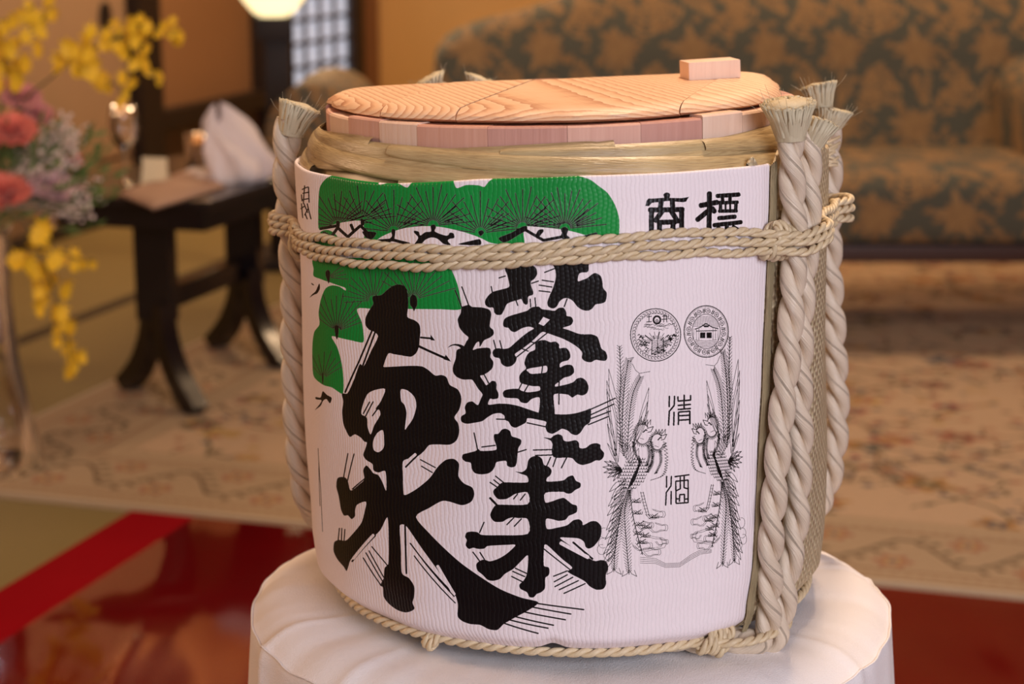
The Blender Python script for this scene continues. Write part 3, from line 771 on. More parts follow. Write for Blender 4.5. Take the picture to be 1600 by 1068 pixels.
bot = [cyl(np.array([rad(p)]), np.array([r]), np.array([z]))[0] for p, r, z in ((43.5, .190, .010), (40, .180, .003), (34, .171, .0055), (28, .165, .0065), (20, .150, .008))]
r1, P1 = rope(front + bot, RA, .060, 'thick twisted pale rope standing in front of the bare mat', phase=.5)
second = [cylpt(x, y, r) for x, y, r in ((1262, 205, .196), (1264, 300, .199), (1260, 385, .2005), (1254, 460, .2015), (1251, 540, .202), (1250, 612, .202), (1251, 680, .2015), (1249, 740, .2015), (1246, 800, .201), (1240, 850, .200), (1232, 890, .199))]
bot2 = [cyl(np.array([rad(p)]), np.array([r]), np.array([z]))[0] for p, r, z in ((46, .192, .006), (42, .178, .001), (36, .166, .008))]
r2, P2 = rope(second + bot2, RA, .060, 'second twisted rope beside the front one', phase=2.4)
third = [at_y(x, y, .075) for x, y in ((1294, 190), (1297, 260), (1297, 340), (1297, 420), (1303, 520), (1307, 600), (1308, 660), (1300, 730), (1285, 780), (1262, 800))]
r3, P3 = rope(third, .0092, .060, 'twisted rope showing past the right edge of the barrel', phase=1)
left = [at_y(x, y, Y) for x, y, Y in ((451, 185, .02), (448, 230, .02), (449, 290, .02), (455, 370, .02), (459, 440, .02), (459, 520, .02), (461, 600, .02), (465, 680, .02), (472, 740, .025), (484, 790, .035), (510, 815, .05))]
r4, P4 = rope(left, .0098, .060, 'twisted rope on the left side of the barrel', phase=1.2)
for k, (x, yt) in enumerate(((680, 130), (742, 130))):
    top = at_y(x, yt, .178); r6, P6 = rope([top, top + (0, .004, -.03), top + (0.002, .012, -.10), top + (0.0, .012, -.30), top + (0.0, -.005, -.365)], .0085, .060, 'rope at the back of the barrel', phase=k)
    mb, nm = fray(P6[0] + (0, 0, -.008), (-.5 if k == 0 else .5, 0, 1), .0075, .0135, .014, 220, seed=k + 20); mb.build(nm, M['fray'], r6)
mb, nm = fray(P1[0] + (0, 0, -.006), (-.06, 0, 1), .0098, .0162, .0260, 700, lean=(-.001, 0, 0), seed=1); mb.build(nm, M['fray'], r1, label='flared cut end of the front rope')
mb, nm = fray(P4[0] + (.001, 0, -.012), (.22, 0, 1), .0095, .0140, .0235, 460, lean=(.003, 0, 0), seed=5); mb.build(nm, M['fray'], r4, label='cut end with loose fibres')
mb, nm = fray(P3[0] + (.0, 0, -.006), (.3, .1, 1), .0092, .0135, .017, 400, seed=8); mb.build(nm, M['fray'], r3)
mb, nm = fray(P3[0] + (-.005, 0.004, .010), (-.1, .1, 1), .009, .0125, .019, 300, seed=9); mb.build(nm, M['fray'], r3)
mb, nm = fray(P2[0] + (0, 0, -.012), (.4, 0, 1), .0085, .012, .022, 240, seed=10); mb.build(nm, M['fray'], r2)

# ---- thin cord, three turns
mb = MB(); qn = random.Random(4)
for k in range(14):
    p_ = at_y(1288 + qn.uniform(-3, 9), 214 + k * 3.4, .058); d_ = np.array([qn.uniform(.004, .009), 0, qn.uniform(-.004, .006)]); mb.tube([p_ - d_, p_ + [0, -.002, 0], p_ + d_], .0011, 6)
mb.build('straw_tie', M['cord'], barrel, label='bits of straw tied round the far rope')
cr = .0029
def bulge(ph):   # the cord rides over the ropes
    b = 0
    for c0, wd, h in ((rad(50), rad(9.5), .0175), (rad(98), rad(8), .018), (rad(-98), rad(9), .0195), (rad(-150), rad(8), .016)): b = b + h * np.exp(-((ph - c0) / wd) ** 4)
    return b
cz = fn([(478, 384), (520, 391), (600, 398), (700, 402), (800, 400), (900, 393), (1000, 385), (1100, 378), (1192, 376)], dr=.003)
cz2 = fn([(1226, 385), (1246, 382), (1268, 374), (1290, 362)], r=.2095)
for k in range(3):
    ph = np.linspace(rad(-180), rad(180), 1500)
    z = np.where(ph < .75, cz(np.clip(ph, -1.1, .75)), 0) ; zr = cz2(np.clip(ph, .8, 1.15)); z = np.where(ph < .74, z, zr)
    z = np.where((ph > .72) & (ph < .82), cz(.72) + (cz2(.82) - cz(.72)) * (ph - .72) / .1, z)
    if k == 0: zl = cz(-1.1)
    z = np.where(ph > 1.2, cz2(1.15) + (.270 - cz2(1.15)) * np.clip((ph - 1.2) / .6, 0, 1), z); z = np.where(ph < -1.3, zl + .002 + (.270 - zl) * np.clip((-1.4 - ph) / 1.6, 0, 1), z)
    z = z + (1 - k) * .0058 + .0006 * np.sin(ph * 23 + k * 2) + (.0012 * np.sin(ph * 5 + k) if k != 1 else 0)
    P = cyl(ph, mat_r(z, ph) + cr * .95 + bulge(ph) + (.0006 if k == 1 else 0), z); mb = MB(); ply(mb, P, cr, -.0190, 2, 1, phase=k, n=10, off=.5); mb.build('binding_cord', M['cord'], barrel, label=None)
def knot(center, axis_up, size, n=4, tilt=.2, seedv=0):
    """a lashing: n loops of the cord round the three strands"""
    mb = MB(); c = Vector(center); up = Vector(axis_up).normalized(); out = Vector((c.x, c.y, 0)).normalized(); side = up.cross(out).normalized()
    for i in range(n):
        o = side * (i - (n - 1) / 2) * cr * 1.75; t_ = np.linspace(0, 2 * math.pi, 40)
        P = [tuple(c + o + side * (tilt * size * math.cos(a_)) + up * size * math.cos(a_) * (1 + .07 * math.sin(i * 2.3 + seedv)) + out * (size * .52 * math.sin(a_) + (.0008 * (i % 2)))) for a_ in t_]; ply(mb, P, cr * 1.02, -.0190, 2, 1, phase=i, n=8)
    return mb.build('cord_knot', M['cord'], barrel)
kz = cyl(np.array([.775]), np.array([.197]), np.array([(cz(.72) + cz2(.82)) / 2]))[0]; knot(kz, (0.1, 0, 1), .0105, 5, .25)
kl = at_y(469, 380, -.01); knot(kl, (0, 0, 1), .0100, 3, .3, 2)
# bottom cord
bz = fn([(560, 930), (600, 957), (650, 975), (700, 990), (780, 1005), (860, 1011), (950, 1008), (1040, 995), (1120, 973), (1160, 962)], r=.1735)
ph = np.linspace(rad(-180), rad(180), 1400); z = bz(np.clip(ph, -.9, .78)); z = .0035 + .5 * (np.clip(z, .001, .012) - .0035)
b2 = .020 * np.exp(-((ph - rad(42)) / rad(12)) ** 4)
mb = MB(); ply(mb, cyl(ph, .1765 + .0012 * np.sin(ph * 6) + b2, z + .0028), 0.0031, -.0190, 2, 1, n=10); mb.build('base_cord', M['cord'], barrel)
kb = cyl(np.array([rad(-33)]), np.array([.175]), np.array([.0095]))[0]; knot(kb, (.3, .2, 1), .0062, 2, .5)
kb = cyl(np.array([rad(31)]), np.array([.181]), np.array([.0115]))[0]; knot(kb, (.25, .2, 1), .0085, 4, .3, 1)

# ---------------------------------------------------------------- lid: four planks and a bar
lid = thing('barrel_lid', 'cedar plank lid lying on top of the sake barrel', 'lid', (0, 0, ZS + .37))
LR = .1600; LZ0 = ZTOP + .0003; LZ1 = .3672; LC = (-.0025, .0)
dx, dy = math.sin(rad(14)), math.cos(rad(14)); cuts = [-.2, -.0915, -.0335, .1045, .2]
def lid_r(a_):
    s, c = math.sin(a_), -math.cos(a_)
    if c < 0: b = LR
    else: b = ((abs(s) / .1615) ** 7 + (max(0, c - .15 * s) / .088) ** 7 + (.9 / .178 * max(abs(s), abs(c))) ** 7 * .02) ** (-1 / 7)
    return b * (1 + .007 * math.sin(a_ * 3 + 1) + .010 * math.sin(a_ * 7 + .5) + .0035 * math.sin(a_ * 23))
prof = [(-.004, 0.0, 0), (0, .0045, 1), (-.0012, .0105, 1), (-.0055, .0165, 1), (-.013, .0203, 1), (-.030, .0215, 1)]
for k in range(4):
    c0, c1 = cuts[k] + .0004, cuts[k + 1] - .0004; bm = bmesh.new(); n = 220; rings = []
    for dr_, dz, _ in prof:
        ring_ = []
        for i in range(n):
            a_ = i / n * 2 * math.pi; r = lid_r(a_) + dr_ + .0006 * noise.noise(Vector((math.cos(a_) * 30, math.sin(a_) * 30, dz * 300)))
            chip = .0035 * max(0, noise.noise(Vector((math.cos(a_) * 7 + 3, math.sin(a_) * 7, k * 1.0))) ) if 0 < dz < .02 else 0
            ring_.append(bm.verts.new((LC[0] + (r - chip) * math.sin(a_), LC[1] - (r - chip) * math.cos(a_), LZ0 + dz * (LZ1 - LZ0) / .0215)))
        rings.append(ring_)
    for A_, B_ in zip(rings, rings[1:]):
        for i in range(n): bm.faces.new((A_[i], A_[(i + 1) % n], B_[(i + 1) % n], B_[i]))
    bm.faces.new(rings[-1]); bm.faces.new(rings[0][::-1])
    px_, py_ = dy, -dx    # across the planks
    for cc, sgn in ((c0, -1), (c1, 1)):
        g = bm.verts[:] + bm.edges[:] + bm.faces[:]; res = bmesh.ops.bisect_plane(bm, geom=g, plane_co=(px_ * cc, py_ * cc, 0), plane_no=(px_ * sgn, py_ * sgn, 0), clear_outer=True)
        ed = [e for e in res['geom_cut'] if isinstance(e, bmesh.types.BMEdge)]
        if ed: bmesh.ops.holes_fill(bm, edges=ed)
    for v in bm.verts:
        zz = v.co.z + (.0004 * (k % 2)); W_ = deform(np.array(v.co.x), np.array(v.co.y), np.array(zz)); v.co = Vector(W_)
    me = bpy.data.meshes.new('plank'); bm.to_mesh(me); bm.free(); me.polygons.foreach_set('use_smooth', [True] * len(me.polygons)); me.set_sharp_from_angle(angle=rad(35))
    link('plank', me, lid, M['lid'] if k % 2 == 0 else M['lid2'])
bmid = at_y(1109, 113, .045); mb = MB(); zb_ = deform(np.array(bmid[0]), np.array(.035), np.array(LZ1))[2]
mb.box((bmid[0], .045, zb_ + .0066), (.0385, .030, .0130), Matrix.Rotation(rad(-3), 3, 'Y') @ Matrix.Rotation(rad(8), 3, 'Z'), .0008)
o = mb.build('wooden_bar', SM[2], None, smooth='auto'); props(o, 'small pinkish wood block lying on the barrel lid', 'block')
# ---------------------------------------------------------------- draped stand
def cloth_mesh():
    n, R = 360, .2365; prof = [0, .05, .1, .14, .17, .19, .205, .215, .223, .229, .2335, .2362]; G = []
    for r in prof: G.append((r, 0.0 if r < .20 else -.0135 * ((r - .20) / .0362) ** 2.6))
    for k in range(1, 9): a = k / 8 * math.pi / 2; G.append((.2362 + .0028 * math.sin(a), -.0135 - .012 * (1 - math.cos(a))))
    for k in range(1, 45): G.append((.239 + .0004 * k, -.0255 - .0125 * k))
    V = []; UV = []
    for i, (r, z) in enumerate(G):
        row = []; uvr = []
        for j in range(n):
            a = j / n * 2 * math.pi; u, v_ = math.cos(a), math.sin(a); x, y = r * u, r * v_; dz = dr = 0.0
            edge = max(0, min(1, (r - .12) / .10))
            cr_ = noise.noise(Vector((u * 5.5, v_ * 5.5, r * 5))); cr2 = noise.noise(Vector((u * 13 + 5, v_ * 13, r * 9)))
            if z > -.03: dz = edge * (.0024 * cr_ + .0010 * cr2) + .0012 * noise.noise(Vector((x * 22, y * 22, 1)))
            # sharp creases at the rim
            for ca, hgt, wd in ((-.62, .010, .07), (-2.30, .007, .09), (-2.72, .008, .06), (.2, .006, .08), (-1.5, .005, .1)):
                d = (a - (ca % 6.2832) + math.pi) % 6.2832 - math.pi; q = math.exp(-(d / wd) ** 2); q2 = math.exp(-abs(d) / (wd * .45))
                if z > -.03: dz += edge ** 2 * hgt * (q2 - .5 * q) * .6
                dr += (.004 * q2 if z < 0 else 0) * min(1, -z * 40)
            if z < -.012:
                dep = min(1, (-z - .012) / .25); f = 1 + .35 * noise.noise(Vector((u * 1.5, v_ * 1.5, 0)))
                dr += dep * (.013 * math.sin(a * 9 * f + 1) + .007 * math.sin(a * 17 + 2)) + .0018 * noise.noise(Vector((u * 9, v_ * 9, z * 5)))
            row.append(((r + dr) * u + .0035, (r + dr) * v_, ZS - .0045 + z + dz)); uvr.append((a, r - z))
        V.append(row); UV.append(uvr)
    return np.array(V), np.array(UV)
t = NT('white cotton'); c = t.co(); t.p(Base_Color=(.91, .85, .84), Roughness=.75, Sheen_Weight=.15, Subsurface_Weight=0.0); t.bump(t.math('ADD', t.noise(c, 900, 2), t.math('MULTIPLY', t.noise(c, 26, 3), 2.2)), .0009, .6); M['cotton'] = t.m
V_, UV_ = cloth_mesh(); mb = MB(); mb.grid(V_, close_v=True, uv=UV_); st = mb.build('draped_stand', M['cotton']); props(st, 'round stand under a fitted white cloth, carrying the barrel', 'table')
# stitched seam running round the rim
mb = MB(); ring_ = V_[13].copy() * [1.004, 1.004, 1]; ring_ = np.vstack([ring_, ring_[:1]]); mb.tube(ring_, .0008, 6, cap=False); mb.build('hem_seam', M['cotton'], st)

# ---------------------------------------------------------------- room
YAW = rad(-17.4); U = np.array([math.cos(YAW), math.sin(YAW), 0]); Vd = np.array([-math.sin(YAW), math.cos(YAW), 0]); RZ = Matrix.Rotation(YAW, 3, 'Z')
O = at_z(0, 778)[:3]; O[2] = 0        # a point on the near edge of the rug
def uv2w(a, b, z=0): return O + U * a + Vd * b + np.array([0, 0, z])
def w2uv(P): d = np.asarray(P)[:3] - O; return float(d @ U), float(d @ Vd)
def slab(mb, a0, a1, b0, b1, z0, z1, bev=0.0):
    mb.box(uv2w((a0 + a1) / 2, (b0 + b1) / 2, (z0 + z1) / 2), (a1 - a0, b1 - b0, z1 - z0), RZ, bev)
t = NT('tatami'); c = t.map(t.co(), (1, 1, 1), (0, 0, -YAW)); f = t.noise(t.map(c, (30, 700, 30)), 1.0, 2); g = t.noise(c, 2.2, 3)
t.p(Base_Color=t.mix(t.math('ADD', t.math('MULTIPLY', f, .5), t.math('MULTIPLY', g, .5)), (.27, .215, .085), (.19, .145, .055)), Roughness=.55); t.bump(f, .001); M['tatami'] = t.m
M['tatami_edge'] = plain('tatami cloth edge', (.045, .028, .014), .8)
aL3, _ = w2uv(at_z(40, 529)); aL4, _ = w2uv(at_z(63, 374)); a_red, b_red = w2uv(at_z(245, 779))
# floor: base slab, then tatami mats
mb = MB(); slab(mb, -3, 6, -4, 9, -.08, -.012); fl = mb.build('floor', plain('floor base', (.05, .035, .02), .8)); props(fl, kind='structure')
aw = aL4 + .03
TWD = a_red + .12 - aL3
for i, a0 in enumerate(np.arange(aL3 - TWD * 3, 5.5, TWD)):
    for j in range(7):
        b0 = -4 + j * 1.82 + (.91 if i % 2 else 0); a1, b1 = a0 + TWD, b0 + 1.82
        if a1 < aw - .6: continue
        mb = MB(); slab(mb, a0 + .03, a1 - .03, b0 + .002, b1 - .002, -.0118, 0, .002); tm = mb.build('tatami_mat', M['tatami'], fl, smooth=False)
        for e in (a0 + .0155, a1 - .0155): mb = MB(); slab(mb, e - .0145, e + .0145, b0 + .002, b1 - .002, -.0118, .0008, .001); mb.build('mat_border', M['tatami_edge'], tm, smooth=False)
# left wall (runs away from the viewer) and back wall
WB1 = 6.2
pl = at_z(63, 374); aW, bW = w2uv(pl); H = 2.6
def wall_pt(px, side='left'):
    """distance along the left wall where the picture column px meets it"""
    lo, hi = 0, 12
    for _ in range(40):
        m = (lo + hi) / 2; q = proj(np.array([uv2w(aW, m, .3)]))[0][0]
        if q < px: lo = m
        else: hi = m
    return (lo + hi) / 2
b205, b245, b400, b458, b547 = (wall_pt(v) for v in (205, 240, 404, 455, 549)); WB1 = b547
def hz(px, y, d=0):   # height on the left wall for a pixel
    b = wall_pt(px); P = uv2w(aW + d, b, 0); lo, hi = -1., 4.
    for _ in range(40):
        m = (lo + hi) / 2; q = proj(np.array([P + [0, 0, m]]))[0][1]
        if q > y: lo = m
        else: hi = m
    return m
M['plaster_tan'] = plain('tan paper', (.46, .30, .18), .8, .0006, 30)
M['plaster_gold'] = plain('gold paper', (.90, .55, .20), .6, .0004, 20)
M['plaster_brown'] = plain('brown sand plaster', (.38, .20, .09), .9, .001, 200)
M['dark_wood'] = plain('dark stained wood', (.016, .007, .005), .6, .0003, 80)
M['red_wood'] = plain('dark reddish wainscot wood', (.050, .017, .010), .45, .0003, 60)
mb = MB(); slab(mb, aW - .12, aW - .03, -4, WB1 + .6, 0, H); wl = mb.build('wall_left', M['plaster_brown'], smooth=False); props(wl, kind='structure')
# far wall
mb = MB(); slab(mb, aW - .12, 6, WB1 + .45, WB1 + .55, 0, H); wb_ = mb.build('wall_back', M['plaster_gold'], smooth=False); props(wb_, kind='structure')
mb = MB(); slab(mb, 5.2, 5.3, -4, WB1 + .5, 0, H); wr_ = mb.build('wall_right', M['plaster_brown'], smooth=False); props(wr_, kind='structure')
mb = MB(); slab(mb, aW - .2, 5.4, -4, WB1 + .6, H, H + .06); ce = mb.build('ceiling', plain('ceiling board', (.42, .28, .17), .7), smooth=False); props(ce, kind='structure')
# sliding door panel on the left with its dark round pull
d1 = thing('door_1', None, None, uv2w(aW, (b205 + 2) / 2), kind='structure')
mb = MB(); slab(mb, aW - .03, aW, b205 - 1.75, b205 - .004, hz(100, 268), 2.0, .002); mb.build('door_panel', M['plaster_tan'], d1, smooth=False)
mb = MB(); slab(mb, aW - .03, aW + .004, b205 - 1.75, b205 - .004, .03, hz(100, 252), .002); mb.build('lower_panel', plain('lower tan panel', (.42, .27, .16), .7), d1, smooth=False)
mb = MB(); z0 = hz(100, 268); slab(mb, aW - .03, aW + .006, b205 - 1.75, b205 - .004, z0 - .0, z0 + .012); mb.build('rail', M['red_wood'], d1, smooth=False)
bp = wall_pt(171); zp = hz(171, 26); mb = MB(); cc = Vector(uv2w(aW + .006, bp, zp)); ax = Vector(U); x_ = Vector(Vd); z_ = Vector((0, 0, 1))
prof_ = [(.0, .001), (.026, .001), (.030, .005), (.036, .006), (.040, .004), (.040, -.004)]
mb.grid(np.array([[tuple(cc + x_ * r * math.cos(q) + z_ * r * 1.35 * math.sin(q) + ax * h) for q in np.linspace(0, 6.2832, 28, endpoint=False)] for r, h in prof_]), close_v=True); mb.build('door_handle', M['dark_wood'], d1)
# threshold, dado and pillars
mb = MB(); slab(mb, aW - .03, aW + .07, b205 - 2.2, WB1, 0, .025, .003); props(mb.build('baseboard_left', M['dark_wood'], smooth=False), kind='structure')
mb = MB(); slab(mb, aW - .04, aW + .05, b205, b245, .025, H - .002, .004); props(mb.build('trim_1', M['dark_wood'], smooth=False), kind='structure')
mb = MB(); slab(mb, aW - .04, aW + .05, b400, b400 + .28, .025, H - .002, .004); props(mb.build('trim_2', M['dark_wood'], smooth=False), kind='structure')
wzs = (hz(275, 172) + hz(400, 152)) / 2
mb = MB(); slab(mb, aW - .03, aW + .012, b245, b400, .025, wzs - .05); wn = mb.build('trim_3', M['red_wood'], smooth=False); props(wn, kind='structure')
mb = MB(); slab(mb, aW - .03, aW + .05, b245, b400, wzs - .05, wzs + .02, .003); props(mb.build('trim_4', M['dark_wood'], smooth=False), kind='structure')
# lattice paper window beside the lamp
bw0, bw1 = wall_pt(455), wall_pt(547); wz0 = hz(500, 136); wz1 = wz0 + 1.0
wn = thing('window_1', None, None, uv2w(aW, (bw0 + bw1) / 2, wz0), kind='structure')
t = NT('lit window paper'); t.p(Base_Color=(.6, .62, .68), Roughness=.8, Emission_Color=(.66, .72, .86), Emission_Strength=.5); M['shoji'] = t.m
for i in range(4):
    for j in range(9):
        e = (bw1 - bw0) / 4; f_ = .105; mb = MB(); slab(mb, aW - .02, aW - .012, bw0 + i * e + .008, bw0 + (i + 1) * e - .008, wz0 + j * f_ + .006, wz0 + (j + 1) * f_ - .006); mb.build('pane', M['shoji'], wn, smooth=False)
for i in range(5): mb = MB(); slab(mb, aW - .012, aW + .006, bw0 + i * e - .011, bw0 + i * e + .011, wz0, wz0 + 9 * f_); mb.build('slat', plain('blue grey slat', (.12, .13, .17), .6) if i == 0 else bpy.data.materials['blue grey slat'], wn, smooth=False)
for j in range(10): mb = MB(); slab(mb, aW - .014, aW + .004, bw0, bw1, wz0 + j * f_ - .009, wz0 + j * f_ + .009); mb.build('slat', bpy.data.materials['blue grey slat'], wn, smooth=False)
mb = MB(); slab(mb, aW - .04, aW + .03, bw1 - .005, bw1 + .12, 0, H - .01); mb.build('window_frame', M['dark_wood'], wn, smooth=False)
mb = MB(); slab(mb, aW - .03, aW + .03, bw0, bw1, wz0 - .05, wz0); mb.build('window_sill', M['dark_wood'], wn, smooth=False)
# ---------------------------------------------------------------- standing lamp
LY = 4.6; lp = at_y(430, 120, LY); lb = thing('floor_lamp', 'square dark post lamp with a glowing cream shade near the back wall', 'lamp', (lp[0], LY, 0))
s_ = at_y(430, 26, LY)[2]; px_m = (LY + DIST) / F_PX; RL = Matrix.Rotation(rad(8), 3, 'Z')
mb = MB(); mb.box((lp[0], LY, .02), (.24, .24, .04), RL, .006); mb.build('lamp_base', M['dark_wood'], lb, smooth='auto')
mb = MB(); mb.box((lp[0] + .008, LY, (s_ - .06) / 2), (.078, .078, s_ - .06), RL, .004); mb.build('pole', M['dark_wood'], lb, smooth='auto')
mb = MB(); mb.box((lp[0], LY, s_ - .035), (.115, .115, .07), RL, .008); mb.build('lamp_block', M['dark_wood'], lb, smooth='auto')
t = NT('lamp shade glow'); t.p(Base_Color=(.9, .8, .55), Roughness=.6, Emission_Color=(1.0, .80, .42), Emission_Strength=1.15); M['glow'] = t.m
mb = MB(); G = []
for r, z in ((.040, .0), (.062, .012), (.098, .055), (.115, .12), (.112, .22), (.085, .27)):
    G.append([tuple(Vector((lp[0], LY, s_ + z)) + Vector((r * math.cos(q), r * math.sin(q), 0))) for q in np.linspace(0, 6.2832, 32, endpoint=False)])
mb.grid(np.array(G), close_v=True); mb.build('lamp_shade', M['glow'], lb)
l = bpy.data.lights.new('lamp_bulb', 'POINT'); l.energy = 7; l.color = (1, .66, .34); l.shadow_soft_size = .1; o = bpy.data.objects.new('lamp_bulb', l); C.objects.link(o); o.location = (lp[0] + .05, LY - .02, s_ + .36)

# ---------------------------------------------------------------- rug
def motif_rug(n=1400, seed=5):
    """colours of the rug, one square metre and a half per tile, drawn as small flowers, leaves and vines"""
    q = random.Random(seed); img = np.zeros((n, n, 3), np.float32); img[:] = (.70, .50, .33)
    cols = [(.36, .06, .035), (.50, .25, .05), (.05, .08, .13), (.10, .09, .035), (.42, .12, .06), (.58, .36, .10), (.16, .07, .04)]
    def blob(cx, cy, r, col, k=5, e=.35):
        a0 = q.random() * 6; fill(img, [(cx + r * (1 + e * math.cos(k * a)) * math.cos(a + a0), cy + r * (1 + e * math.cos(k * a)) * math.sin(a + a0) * .8) for a in np.linspace(0, 6.283, 40, endpoint=False)], col)
    def vine(x, y, a, L, wd, col):
        pts = []
        for i in range(L): a += q.gauss(0, .20); x += 9 * math.cos(a); y += 9 * math.sin(a); pts.append((x, y))
        for (x0, y0), (x1, y1) in zip(pts, pts[1:]):
            l_ = math.hypot(x1 - x0, y1 - y0) or 1; nx, ny = -(y1 - y0) / l_ * wd, (x1 - x0) / l_ * wd; fill(img, [(x0 + nx, y0 + ny), (x1 + nx, y1 + ny), (x1 - nx, y1 - ny), (x0 - nx, y0 - ny)], col)
        for i in range(2, len(pts), 5):
            s = q.choice((-1, 1)); x0, y0 = pts[i]; fill(img, [(x0, y0), (x0 + 9 * s, y0 + 14), (x0 + 24 * s, y0 + 12), (x0 + 14 * s, y0 + 2)], q.choice(cols[2:5]))
    for _ in range(230): vine(q.random() * n, q.random() * n, q.random() * 6.28, q.randint(10, 40), q.uniform(1.6, 3.4), q.choice([(.20, .12, .05), (.15, .12, .05), (.30, .17, .08)]))
    for _ in range(130):
        x, y, r = q.random() * n, q.random() * n, q.uniform(14, 40); c1 = q.choice(cols); blob(x, y, r, c1, q.choice((5, 6, 8))); blob(x, y, r * .55, q.choice(cols), 5, .2); blob(x, y, r * .22, (.62, .48, .28), 4, .1)
    for _ in range(420): blob(q.random() * n, q.random() * n, q.uniform(4, 11), q.choice(cols), 4, .4)
    return img
def border_strip(n=1400, h=340, seed=8):
    q = random.Random(seed); img = np.zeros((h, n, 3), np.float32); img[:] = (.55, .40, .25); img[:14] = (.70, .58, .44); img[14:26] = (.42, .27, .15); img[60:68] = (.38, .24, .13); img[270:278] = (.38, .24, .13); img[300:314] = (.62, .47, .30)
    for i in range(60):
        x0 = i * n / 60; y0 = 168 + 62 * math.sin(i * .63); y1 = 168 + 62 * math.sin((i + 1) * .63); x1 = x0 + n / 60; fill(img, [(x0, y0 - 5), (x1, y1 - 5), (x1, y1 + 5), (x0, y0 + 5)], (.11, .08, .035))
        if i % 5 == 2:
            for rr, c_ in ((30, (.42, .16, .09)), (19, (.58, .38, .16)), (8, (.2, .18, .2))): fill(img, [(x0 + rr * (1 + .25 * math.cos(6 * a)) * math.cos(a), 336 - y0 + rr * (1 + .25 * math.cos(6 * a)) * math.sin(a)) for a in np.linspace(0, 6.28, 36, endpoint=False)], c_)
        else: fill(img, [(x0, y0), (x0 + 14, y0 + 26), (x0 + 30, y0 + 20)], (.13, .1, .045)); fill(img, [(x0, y0), (x0 + 12, y0 - 28), (x0 + 28, y0 - 20)], (.17, .1, .045))
        for y_ in (45, 288): fill(img, [(x0 + 4, y_ - 5), (x0 + 16, y_), (x0 + 4, y_ + 5)], (.40, .22, .12))
    return img
def img_mat(name, arr, rough=.85, bump=.0, srgb=False):
    t = NT(name); im = t.n('TexImage', {'Vector': t.co('UV')}, image=new_image(name + ' print', arr), extension='REPEAT'); nz = t.noise(t.co(), 300, 2)
    t.p(Base_Color=t.mix(t.math('MULTIPLY', nz, .4), im.outputs[0], (.12, .07, .03)), Roughness=rough, Sheen_Weight=.1); t.bump(t.noise(t.co(), 700, 2), .002); return t
M['rug'] = img_mat('rug pile', motif_rug()).m; M['rug_border'] = img_mat('rug border', border_strip()).m
a_rug0, _ = w2uv(at_z(60, 655)); RB = 3.6; RT = .012; RW = 3.4; bw = .34
rug = thing('rug', 'cream floral carpet under the sofa and the small table', 'rug', uv2w(a_rug0 + RW / 2, RB / 2))
def flat(mb, a0, a1, b0, b1, z0, z1, uvf):
    P = [(a0, b0), (a1, b0), (a1, b1), (a0, b1)]; v = [uv2w(*p, z1) for p in P] + [uv2w(*p, z0) for p in P]
    mb.add(v, [(0, 1, 2, 3), (4, 0, 3, 7), (5, 1, 0, 4), (6, 2, 1, 5), (7, 3, 2, 6)], [uvf(*p) for p in P] * 2)
a1_ = a_rug0 + RW
mb = MB(); flat(mb, a_rug0 + bw, a1_ - bw, bw, RB - bw, 0, RT, lambda a, b: (a / 1.9, b / 1.9)); mb.build('rug_field', M['rug'], rug, smooth=False)
for P in (((a_rug0, 0), (a1_, 0), (a1_ - bw, bw), (a_rug0 + bw, bw)), ((a1_, RB), (a_rug0, RB), (a_rug0 + bw, RB - bw), (a1_ - bw, RB - bw)), ((a_rug0, RB), (a_rug0, 0), (a_rug0 + bw, bw), (a_rug0 + bw, RB - bw)), ((a1_, 0), (a1_, RB), (a1_ - bw, RB - bw), (a1_ - bw, bw))):
    mb = MB(); L = math.dist(P[0], P[1]); v = [uv2w(*p, RT) for p in P] + [uv2w(*p, 0) for p in P[:2]]; mb.add(v, [(0, 1, 2, 3), (4, 5, 1, 0)], [(0, 0), (L / 1.4, 0), ((L - bw) / 1.4, 1), (bw / 1.4, 1), (0, 0), (L / 1.4, 0)]); mb.build('rug_border', M['rug_border'], rug, smooth=False)
# ---------------------------------------------------------------- red carpet and the clear sheet over it
t = NT('red felt'); t.p(Base_Color=t.mix(t.noise(t.co(), 6, 3), (.31, .001, .008), (.24, .001, .006)), Roughness=.95, Specular_IOR_Level=.08); t.bump(t.noise(t.co(), 400, 3), .001); M['felt'] = t.m
a_v = w2uv(at_z(285, 826))[0]
mb = MB(); Pn = [(a_red, -3.9), (a_red + 4.6, -3.9), (a_red + 4.6, -.012), (a_red + .13, -.012), (a_red + .035, -.012), (a_red, -.012)]
mb.prism([tuple(uv2w(*p)[:2]) for p in Pn], .0015, .0065); rc = mb.build('red_carpet', M['felt'], smooth=False)
props(rc, 'red felt floor runner laid across the tatami beneath the draped stand', 'carpet')
t = NT('clear vinyl'); lw = t.n('Fresnel', {'IOR': 1.5}); c = t.co(); h = t.math('ADD', t.math('MULTIPLY', t.noise(t.map(c, (1, 1, 1), (0, 0, rad(-60))), 1.6, 1, .3), 1.0), t.math('MULTIPLY', t.noise(t.map(c, (5, .8, 1), (0, 0, rad(-58))), 1.2, 1), .35))
bp_ = t.n('Bump', {'Height': h, 'Distance': .035, 'Strength': .8}); gl = t.n('BsdfGlossy', {'Color': (1., 1., 1.), 'Roughness': .07, 'Normal': bp_.outputs[0]}); tr = t.n('BsdfTransparent', {'Color': (.93, .90, .90)}); t.set(lw.inputs['Normal'], bp_.outputs[0]); mx = t.n('MixShader'); t.t.links.new(lw.outputs[0], mx.inputs[0]); t.t.links.new(tr.outputs[0], mx.inputs[1]); t.t.links.new(gl.outputs[0], mx.inputs[2]); t.t.links.new(mx.outputs[0], t.out.inputs[0]); M['vinyl'] = t.m
